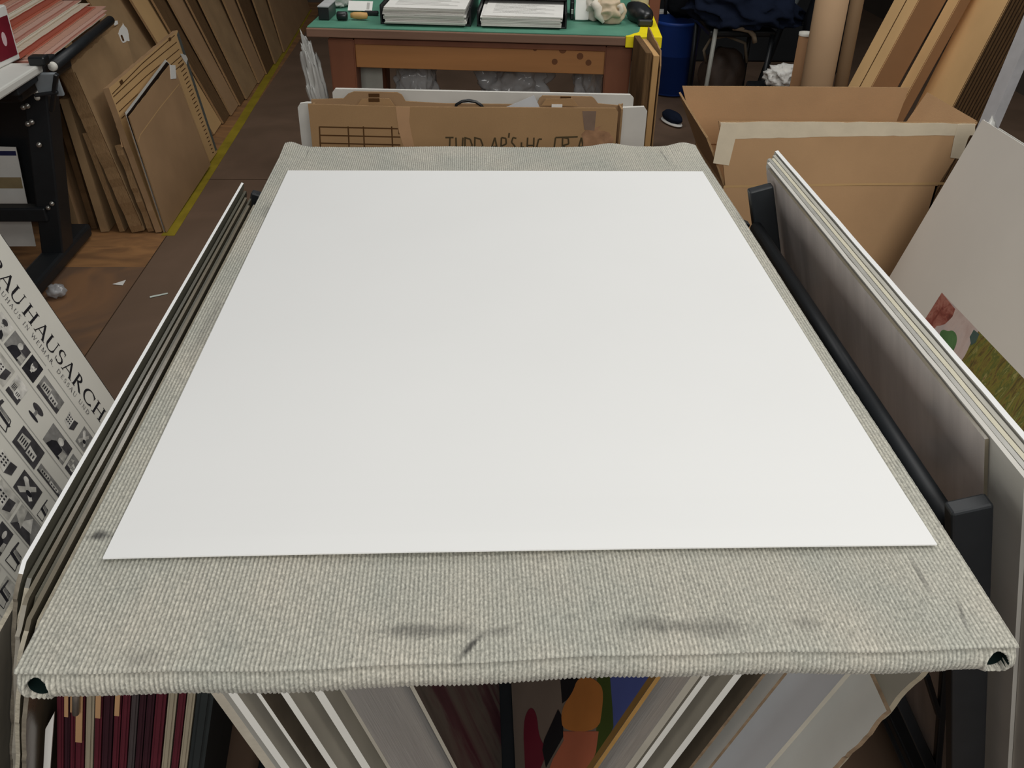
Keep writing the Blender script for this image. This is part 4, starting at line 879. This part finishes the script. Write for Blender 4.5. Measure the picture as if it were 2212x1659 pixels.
# handwriting: JUDD  AP'S+HC  [R.A
hw = []
def hand(ch, px, py, w, h):
    S_ = {'J': [[(.1, 1), (.9, 1)], [(.55, 1), (.5, .2), (.3, 0), (.05, .15)]], 'U': [[(.05, 1), (.1, .2), (.4, 0), (.8, .2), (.9, 1)]], 'D': [[(.1, 1), (.05, 0)], [(0, 1), (.7, .9), (.95, .5), (.6, .1), (.05, 0)]],
          'A': [[(0, 0), (.55, 1), (.9, 0)], [(.2, .4), (.8, .45)]], 'P': [[(.1, 0), (.2, 1), (.8, .95), (.85, .6), (.2, .45)]], "'": [[(.5, 1.2), (.35, .9)]], 'S': [[(.9, .95), (.4, 1), (.2, .7), (.7, .45), (.6, .05), (.1, .05)]],
          '+': [[(.1, .35), (.9, .4)], [(.5, .7), (.45, 0)]], 'H': [[(.1, 1), (0, 0)], [(.85, 1), (.8, 0)], [(.05, .5), (.82, .5)]], 'C': [[(.9, .9), (.4, .9), (.1, .4), (.5, 0), (.95, .1)]],
          'R': [[(.1, 0), (.15, 1), (.7, .95), (.75, .6), (.2, .5), (.9, 0)]], '[': [[(.9, 1.05), (.1, 1), (.0, -.3)]], '.': [[(.45, .05), (.55, .0)]]}[ch]
    for s in S_: hw.extend(pline([cuv(px+a*w, py+(1-b_)*h) for a, b_ in s], .0042))
for ch, px, w in (('J', 960, 22), ('U', 984, 18), ('D', 1003, 18), ('D', 1024, 20), ('A', 1058, 20), ('P', 1080, 16), ("'", 1096, 8), ('S', 1102, 15), ('+', 1120, 13), ('H', 1138, 18), ('C', 1158, 14), ('[', 1194, 60), ('R', 1212, 22), ('.', 1236, 8), ('A', 1246, 18)):
    hand(ch, px, 297 if ch != "'" else 294, w, 34)
flatmesh('handwriting', hw, PENCIL, ct, Matrix(), .0007)
# torn paper patch
sheet('torn_patch', Matrix.Translation((0, 0, .0008)), rag([cuv(*q_) for q_ in ((1256, 290), (1275, 276), (1298, 272), (1290, 282), (1316, 286), (1326, 300), (1318, 330), (1262, 330))], .004, .012, 12), .0006, M('scuffed_tan', (160, 122, 92), .9, .1, .25, 40), ct)
cb_ = tube('black_cable', [yat(px, py, 1.735) for px, py in ((983, 240), (986, 226), (998, 219), (1012, 217), (1028, 220), (1040, 228), (1048, 240))], .004, BLACKP); tag(cb_, 'loop of black cable showing over the top of the written-on carton', 'cable')
q_ = [yat(px, py, 1.742) for px, py in ((1092, 232), (1154, 206), (1166, 232), (1160, 300), (1096, 300))]
o = sheet('plastic_offcut', frame(q_[0], (1, 0, 0), (0, 0, 1)), [(p_.x-q_[0].x, p_.z-q_[0].z) for p_ in q_], .001, M('milky_offcut', (206, 208, 210), .4, .4, .04)); tag(o, 'triangular milky plastic offcut sticking out of the written-on carton', 'offcut')
# brown parcel leaning by the right table leg
o = empty('cardboard_parcel', (0, 0, 0), 'narrow brown cardboard parcel standing at the right side of the table', 'parcel')
a = yat(1396, 100, 2.12); b_ = yat(1412, 120, 2.12); c = yat(1428, 110, 2.12)
o.matrix_local = Matrix.Translation((b_.x, 2.12, .003))
zt = b_.z-.003
box('side_board', (.009, .11, zt/2), (.018, .22, zt), M('tan_board', (186, 148, 100), .85, .15, .06, 8), o, bev=.002)
box('side_board', (-.012, .125, zt/2+.006), (.02, .23, zt), CBD, o, bev=.002)
sheet('top_flap', frame((.026, .0, .0), (0, 1, 0), (0, 0, 1)), rag([(0, .0), (.25, .0), (.25, zt+.03), (.02, zt+.01), (0, zt-.03)], .002, .03, 3), .004, (CB3, CBE), o)

# ------------------------------------------------------------------ open carton at the right
oc = empty('open_carton', (0, 0, 0), 'large open cardboard carton with masking tape along its front flap, at right', 'carton')
by = 1.45
FL = yat(1563, 402, by); FR = yat(2032, 396, by); TLc = yat(1553, 262, by); TRc = yat(2112, 265, by)
zc = .637; x0, x1 = FL.x, 1.098; yb = 1.775
OCM = Matrix.Translation((x0, by, .003)); oc.matrix_local = OCM; OI = OCM.inverted()
def panel(name, corners, t, mats=(CB, CBE), parent=oc):
    """corners anticlockwise seen from outside"""
    c_ = [OI @ V(q_) for q_ in corners]; mw = frame(c_[0], c_[1]-c_[0], c_[-1]-c_[0]); iv = mw.inverted()
    return sheet(name, mw, [tuple((iv @ q_)[:2]) for q_ in c_], t, mats, parent), mw
panel('front_panel', [(x0, by, .003), (x1, by, .003), (x1, by, zc), (x0, by, zc)], .005)
panel('back_panel', [(x1, yb, .003), (x0, yb, .003), (x0, yb, zc), (x1, yb, zc)], .005)
panel('left_panel', [(x0, yb, .003), (x0, by+.001, .003), (x0, by+.001, zc), (x0, yb, zc)], .005, (CB2, CBE))  # shaded outer side: its shade is put into the colour by darker card
panel('right_panel', [(x1, by, .003), (x1, yb, .003), (x1, yb, zc), (x1, by, zc)], .005)
panel('bottom_panel', [(x0, by, .008), (x1, by, .008), (x1, yb, .008), (x0, yb, .008)], .004)
ff, FMW = panel('front_flap', [(x0+.004, by, zc+.001), (x1, by, zc+.001), (TRc.x, by, TRc.z), (TLc.x, by, TLc.z)], .005)
bl = zat(1478, 184, .80); br = zat(1965, 187, .795)
panel('back_flap', [(x1-.0, yb-.006, zc+.001), (x0, yb-.006, zc+.001), (bl.x, yb-.006, yat(1478, 184, yb).z), (br.x, yb-.006, yat(1965, 187, yb).z)], .005)
lf = [(x0, yb-.02, zc), (x0, by+.004, zc)]+[tuple(yat(px, py, yy_)) for px, py, yy_ in ((1536, 330, by+.005), (1530, 296, by+.02), (1478, 236, 1.66), (1466, 200, 1.75))]
panel('left_flap', lf, .005, (CB2, CBE))  # same darker card, painting in the shade of the left side
rp = [(x1+.0, by+.004, zc), (x1, yb-.03, zc)]+[tuple(q_) for q_ in (yat(1995, 196, 1.72), yat(2112, 262, by+.006))]
panel('right_flap', rp, .005, (CB2, CBE, CB))
iF = FMW.inverted()
def fuv(px, py): return tuple((iF @ (OI @ yat(px, py, by)))[:2])
TAPEW = MASK
_t = sheet('tape_strip', FMW @ Matrix.Translation((0, 0, .0011)), rag([fuv(*q_) for q_ in ((1556, 264), (1700, 263), (1900, 264), (2106, 267), (2106, 292), (1850, 294), (1590, 300), (1560, 300))], .0012, .02, 5), .0008, TAPEW, oc); sub(_t, ff)
_t = sheet('tape_strip', FMW @ Matrix.Translation((0, 0, .0018)), [fuv(*q_) for q_ in ((1558, 265), (1596, 266), (1588, 300), (1574, 357), (1540, 352), (1550, 300))], .0006, TAPEW, oc); sub(_t, ff)
_t = sheet('tape_strip', FMW @ Matrix.Translation((0, 0, .0018)), [fuv(*q_) for q_ in ((2068, 268), (2107, 268), (2090, 300), (2076, 343), (2052, 340), (2060, 300))], .0006, TAPEW, oc); sub(_t, ff)
_t = flatmesh('fold_crease', pline([fuv(1563, 403), fuv(1800, 399), fuv(2040, 396)], .006), KRAFT, oc, FMW, .0007); sub(_t, ff)

# ------------------------------------------------------------------ leaning long boxes, tubes
def longbox(yf, pts, xw_px, depth_px, label, mats, grp='long boxes leaning at the right', zt=1.15):
    """pts: front-left edge in the photo at plane yf (low, high); xw: front-right edge low; depth: back-left edge"""
    a, b_ = yat(*pts[0], yf), yat(*pts[1], yf); s = (b_.x-a.x)/(b_.z-a.z); xb = a.x-s*a.z
    c_ = yat(*xw_px, yf); w = c_.x-(xb+s*c_.z)
    n = V((-1, 0, s)).normalized(); p_ = pat(*depth_px, a, n); dep = max(p_.y-yf, .05)
    o_ = empty('long_carton', (xb, yf, .003), label, 'carton', grp)
    bm = bmesh.new(); bmesh.ops.create_cube(bm, size=1)
    for v in bm.verts:
        z = (v.co.z+.5)*zt; v.co = V(((v.co.x+.5)*w+s*z, (v.co.y+.5)*dep, z))
    bmesh.ops.bevel(bm, geom=bm.edges[:], offset=.003, segments=2, affect='EDGES')
    bm.normal_update()
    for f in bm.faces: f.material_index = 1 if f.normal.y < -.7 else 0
    me = bpy.data.meshes.new('carton_body'); bm.to_mesh(me); bm.free(); link('carton_body', me, mats, o_); return o_, s, w, dep
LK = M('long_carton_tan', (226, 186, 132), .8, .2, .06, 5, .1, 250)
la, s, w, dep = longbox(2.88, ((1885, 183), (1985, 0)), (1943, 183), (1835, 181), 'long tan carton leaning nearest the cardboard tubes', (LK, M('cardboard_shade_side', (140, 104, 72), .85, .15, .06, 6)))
vs_ = [(s*z-.0012, dep*.45+dy, z) for z in (.02, 1.13) for dy in (0, .006)]
link('side_seam', me_from('side_seam', vs_, [(0, 1, 3, 2)]), INKB, la)
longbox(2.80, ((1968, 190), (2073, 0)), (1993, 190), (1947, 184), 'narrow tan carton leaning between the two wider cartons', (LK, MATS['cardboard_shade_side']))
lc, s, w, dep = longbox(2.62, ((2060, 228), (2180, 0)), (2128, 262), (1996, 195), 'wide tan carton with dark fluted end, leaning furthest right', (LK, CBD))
fl_ = []
vs_ = []; fs_ = []
for k in range(11):
    x = w*(k+.7)/11.5
    b0 = len(vs_); vs_ += [(x+s*z, -.0012, z) for z in (.02, 1.13)]+[(x+.004+s*z, -.0012, z) for z in (1.13, .02)]; fs_.append((b0, b0+3, b0+2, b0+1))
link('flute_lines', me_from('flute_lines', vs_, fs_), M('dark_flute', (54, 40, 28), .9, .1), lc)
# white wrapped panel beyond
a = yat(2150, 250, 2.2); b_ = yat(2212, 105, 2.2); s = (b_.x-a.x)/(b_.z-a.z); xb = a.x-s*a.z
o = empty('wrapped_panel', (xb, 2.2, .014), 'white panel in plastic wrap leaning at the far right edge', 'panel')
up_ = V((s, 0, 1)).normalized()
sheet('panel_board', frame((0, .3, 0), (0, -1, 0), up_), rect(.23, 0, .3, 1.4), .03, (M('grey_white_wrap', (196, 196, 198), .35, .4, .05), M('grey_white_edge', (188, 188, 190), .4, .4)), o)
blob('bubble_wrap', (s*.50+.0, .0, .50), (.03, .03, .06), PLASTG, o, .4, 3, 41, 3, True)
# tubes
def cyl(name, base, top_, r, label, mat, cap=None):
    e_ = empty(name, base, label, 'tube', 'cardboard tubes'); d = (V(top_)-V(base)); l = d.length; d.normalize()
    x = V((0, 1, 0)).cross(d).normalized(); y = d.cross(x)
    mw = Matrix(((x.x, y.x, d.x, 0), (x.y, y.y, d.y, 0), (x.z, y.z, d.z, 0), (0, 0, 0, 1)))
    lathe('tube_body', [(r-.004, .0), (r, 0), (r, l), (r-.004, l), (r-.004, l-.02)], mat, e_, mw, 40)
    if cap: lathe('end_cap', [(0, l-.006), (r-.006, l-.006), (r-.004, l+.002), (r+.001, l+.003), (r+.001, l-.008)], cap, e_, mw, 40)
    else: lathe('end_disc', [(0, l-.02), (r-.004, l-.02)], mat, e_, mw, 40)
    return e_
def tubefit(yy, l0, l1, r0, r1, ztop, name, label, mat, cap=None):
    a0, a1 = yat(*l0, yy), yat(*l1, yy); b0, b1 = yat(*r0, yy), yat(*r1, yy)
    m0 = (a0+b0)/2; m1 = (a1+b1)/2; r = (b0-a0).length/2*.97; sx = (m1.x-m0.x)/(m1.z-m0.z)
    zt_ = ztop if ztop else m1.z; base = V((m0.x-sx*(m0.z-.01), yy+r, .012)); top_ = V((m0.x+sx*(zt_-m0.z), yy+r, zt_))
    return cyl(name, base, top_, r, label, mat, cap)
tubefit(2.74, (1712, 183), (1732, 72), (1742, 183), (1762, 78), None, 'mailing_tube', 'short brown mailing tube with a white end cap', M('tube_brown', (150, 112, 78), .7, .25, .06, 6), BOLT)
tubefit(2.55, (1742, 183), (1779, 0), (1811, 183), (1843, 0), 1.35, 'cardboard_tube', 'wide grey-brown cardboard tube standing beside the white-capped tube', M('tube_grey_brown', (176, 146, 114), .75, .2, .04, 6))
tubefit(2.76, (1808, 183), (1842, 0), (1836, 183), (1873, 0), 1.35, 'cardboard_tube', 'dark narrow tube half hidden behind the wide cardboard tube', M('tube_dark', (122, 98, 72), .75, .2, .08, 6))
p = yat(1880, 60, 3.1)
o = blob('black_bag', (p.x+.14, 3.95, .62), (.10, .10, .36), DARKC, None, .18, 1.8, 51, 4); tag(o, 'black cloth bag behind the tubes and leaning cartons', 'bag')
o.location.z = .42; o.scale = (1, 1, 1.1)

# ------------------------------------------------------------------ dark corner: bin, chair, jacket
bi = yat(1470, 60, 4.35)
o = empty('blue_bin', (bi.x+.04, 4.62, .003), 'blue plastic bin on the floor behind the table', 'bin')
bz = bi.z-.01
bm = bmesh.new()
lathe('bin_body', [(0, .004), (.11, .004), (.118, .012), (.135, bz-.02), (.142, bz-.015), (.142, bz), (.13, bz), (.125, .02), (0, .016)], BLUE, o, None, 40)
e = empty('camera_bag', (bi.x+.07, 4.62, bz+.006), 'black bag with tan straps sitting on top of the blue bin', 'bag')
blob('bag_body', (0, 0, .12), (.12, .10, .12), DARKC, e, .12, 2, 61, 4, flat=-.118)
tube('strap', [(-.02, -.10, .16), (.0, -.125, .22), (.03, -.13, .20), (.045, -.12, .13), (.05, -.105, .08)], .014, M('tan_strap', (150, 126, 100), .8, .2, .15), e)
tube('strap', [(-.06, -.09, .19), (-.03, -.11, .235), (.0, -.11, .21)], .012, M('grey_strap', (150, 140, 128), .8, .2), e)
tube('handle_bar', [(-.115, -.06, .03), (-.12, -.06, .26)], .010, BLACK, e)
wpb = box('white_carton', yat(1432, 42, 5.1), (.10, .06, .16), PAPER, bev=.004); tag(wpb, 'small white carton behind the yellow-taped table corner', 'carton')
wpb.location.z = .08+.003
stl = box('side_stool', (wpb.location.x, 5.1, .1), (.16, .14, .19), M('dark_box', (44, 40, 38), .8, .2), bev=.006); tag(stl, 'dark box under the small white carton behind the table', 'box')
stl.location.z = .098; wpb.location.z = .198+.082
po = yat(1408, 50, 3.6)
pw_ = box('wooden_post', (po.x, 3.6, .9), (.05, .05, 1.79), WOODR, bev=.004); tag(pw_, 'red-brown wooden post standing behind the right end of the table', 'post')
YC = 4.0
ch = empty('chair', (yat(1600, 60, YC).x, YC, 0), 'dark tubular chair carrying the navy jacket, in the back corner', 'chair'); ch.matrix_local = Matrix()
def cp_(px, py, y=YC): return yat(px, py, y)
sx0, sx1 = cp_(1535, 60).x, cp_(1680, 60).x; sz = .455
box('seat', ((sx0+sx1)/2, YC+.2, sz), (sx1-sx0, .40, .03), BLACKP, ch, bev=.01)
gm = M('grey_steel_tube', (150, 150, 142), .4, .4, .06)
a = cp_(1547, 62, YC-.02); b_ = cp_(1526, 183, YC-.02); d = (b_-a)/(a.z-b_.z)
tube('leg', [a, a+d*(a.z-.004)], .011, gm, ch)
tube('leg', [(sx1-.02, YC, sz), (sx1-.06, YC-.06, .004)], .012, BLACK, ch)
for x in (sx0+.02, sx1-.02): tube('leg', [(x, YC+.38, sz), (x+.01, YC+.42, .004)], .012, BLACK, ch)
tube('armrest', [cp_(px, py, YC-.05) for px, py in ((1583, 60), (1600, 62), (1618, 66), (1628, 76), (1631, 92))], .012, M('worn_armrest', (140, 124, 104), .6, .3), ch)
tube('back_bar', [cp_(1690, 52, YC+.30), cp_(1730, -20, YC+.42)], .02, M('grey_bar', (92, 98, 100), .5, .4), ch)
tube('back_bar', [cp_(1690, 52, YC+.30), cp_(1640, 183, YC+.10)], .016, BLACK, ch)
def droop(p): return V((p.x, p.y, p.z-.55*max(0, p.x)**1.6-.25*max(0, -p.y-.1)))
jc = cp_(1610, 50, YC+.05)
jk = blob('jacket', (jc.x, YC+.12, sz+.125), (.27, .2, .125), NAVY, None, .28, 2.0, 71, 5, True, fn=droop, flat=-.088); tag(jk, 'navy blue jacket heaped over the dark chair', 'jacket')
bgp = cp_(1580, 130, YC-.02)
bg = blob('shoulder_bag', (bgp.x+.02, YC+.19, .185), (.12, .09, .17), M('dark_brown_leather', (58, 46, 38), .6, .3, .2), None, .15, 2, 81, 4, flat=-.195); tag(bg, 'dark brown bag on the floor under the jacket chair', 'bag')
tube('bag_strap', [(-.1, -.03, .10), (-.125, -.05, .16), (-.10, -.06, .22), (-.02, -.06, .235), (.08, -.06, .2), (.11, -.04, .1)], .008, M('pale_strap', (126, 116, 100), .8, .2), bg)
sh_ = empty('shoe', zat(1450, 268, .0), 'navy shoe with a white sole on the floor beside the open carton', 'shoe')
sh_.location.z = .002; sh_.rotation_euler.z = .35; sh_.scale = (.65, .65, .65)
blob('upper', (0, 0, .055), (.05, .13, .05), NAVY, sh_, .08, 2, 91, 4, flat=-.035); blob('sole', (0, 0, .014), (.056, .138, .018), PAPER, sh_, .02, 1, 92, 4, flat=-.011)
wq = yat(1690, 165, 3.5)
o = blob('crumpled_paper', (wq.x+.02, 3.55, .36), (.07, .05, .045), PAPER, None, .6, 2.4, 95, 4, True); tag(o, 'crumpled white paper beside the mailing tube', 'paper')
cr_ = box('storage_crate', (wq.x+.05, 3.6, .155), (.30, .22, .305), BLACKP, bev=.01); tag(cr_, 'black crate on the floor under the crumpled white paper', 'crate')
o.location.z = .308+.06
dk_ = box('dark_cabinet', (1.55, 5.6, .75), (1.3, .5, 1.5), M('dark_cabinet_paint', (34, 36, 38), .7, .3, .2, 4), bev=.01); tag(dk_, 'large dark cabinet at the back behind the chair', 'cabinet')
dk_.location.z = .753

# ------------------------------------------------------------------ light
def area(name, loc, target, sx, sy, power, col=(1, .985, .955)):
    l = bpy.data.lights.new(name, 'AREA'); l.shape = 'RECTANGLE'; l.size = sx; l.size_y = sy; l.energy = power; l.color = col
    o_ = bpy.data.objects.new(name, l); COL.objects.link(o_); o_.location = loc
    o_.rotation_euler = (V(target)-V(loc)).to_track_quat('-Z', 'Y').to_euler(); return o_
area('ceiling_light', (.6, -.45, 2.6), (.4, .05, 0), 1.8, .9, 18)
area('ceiling_light', (.15, -2.5, 2.25), (.15, .1, .5), 1.8, .8, 48)
area('ceiling_light', (1.3, 1.9, 2.8), (1.0, 2.1, 0), 1.5, .7, 28)
area('ceiling_light', (-.55, 2.6, 2.85), (-.7, 2.9, 0), 1.5, .6, 17)
w = bpy.data.worlds.new('world'); bpy.context.scene.world = w; w.use_nodes = True
bgn = w.node_tree.nodes['Background']; bgn.inputs[0].default_value = (.9, .95, 1, 1); bgn.inputs[1].default_value = .09
sc = bpy.context.scene
sc.view_settings.view_transform = 'Standard'; sc.view_settings.look = 'None'; sc.view_settings.gamma = 1; sc.view_settings.exposure = 0
sc.view_settings.use_curve_mapping = False
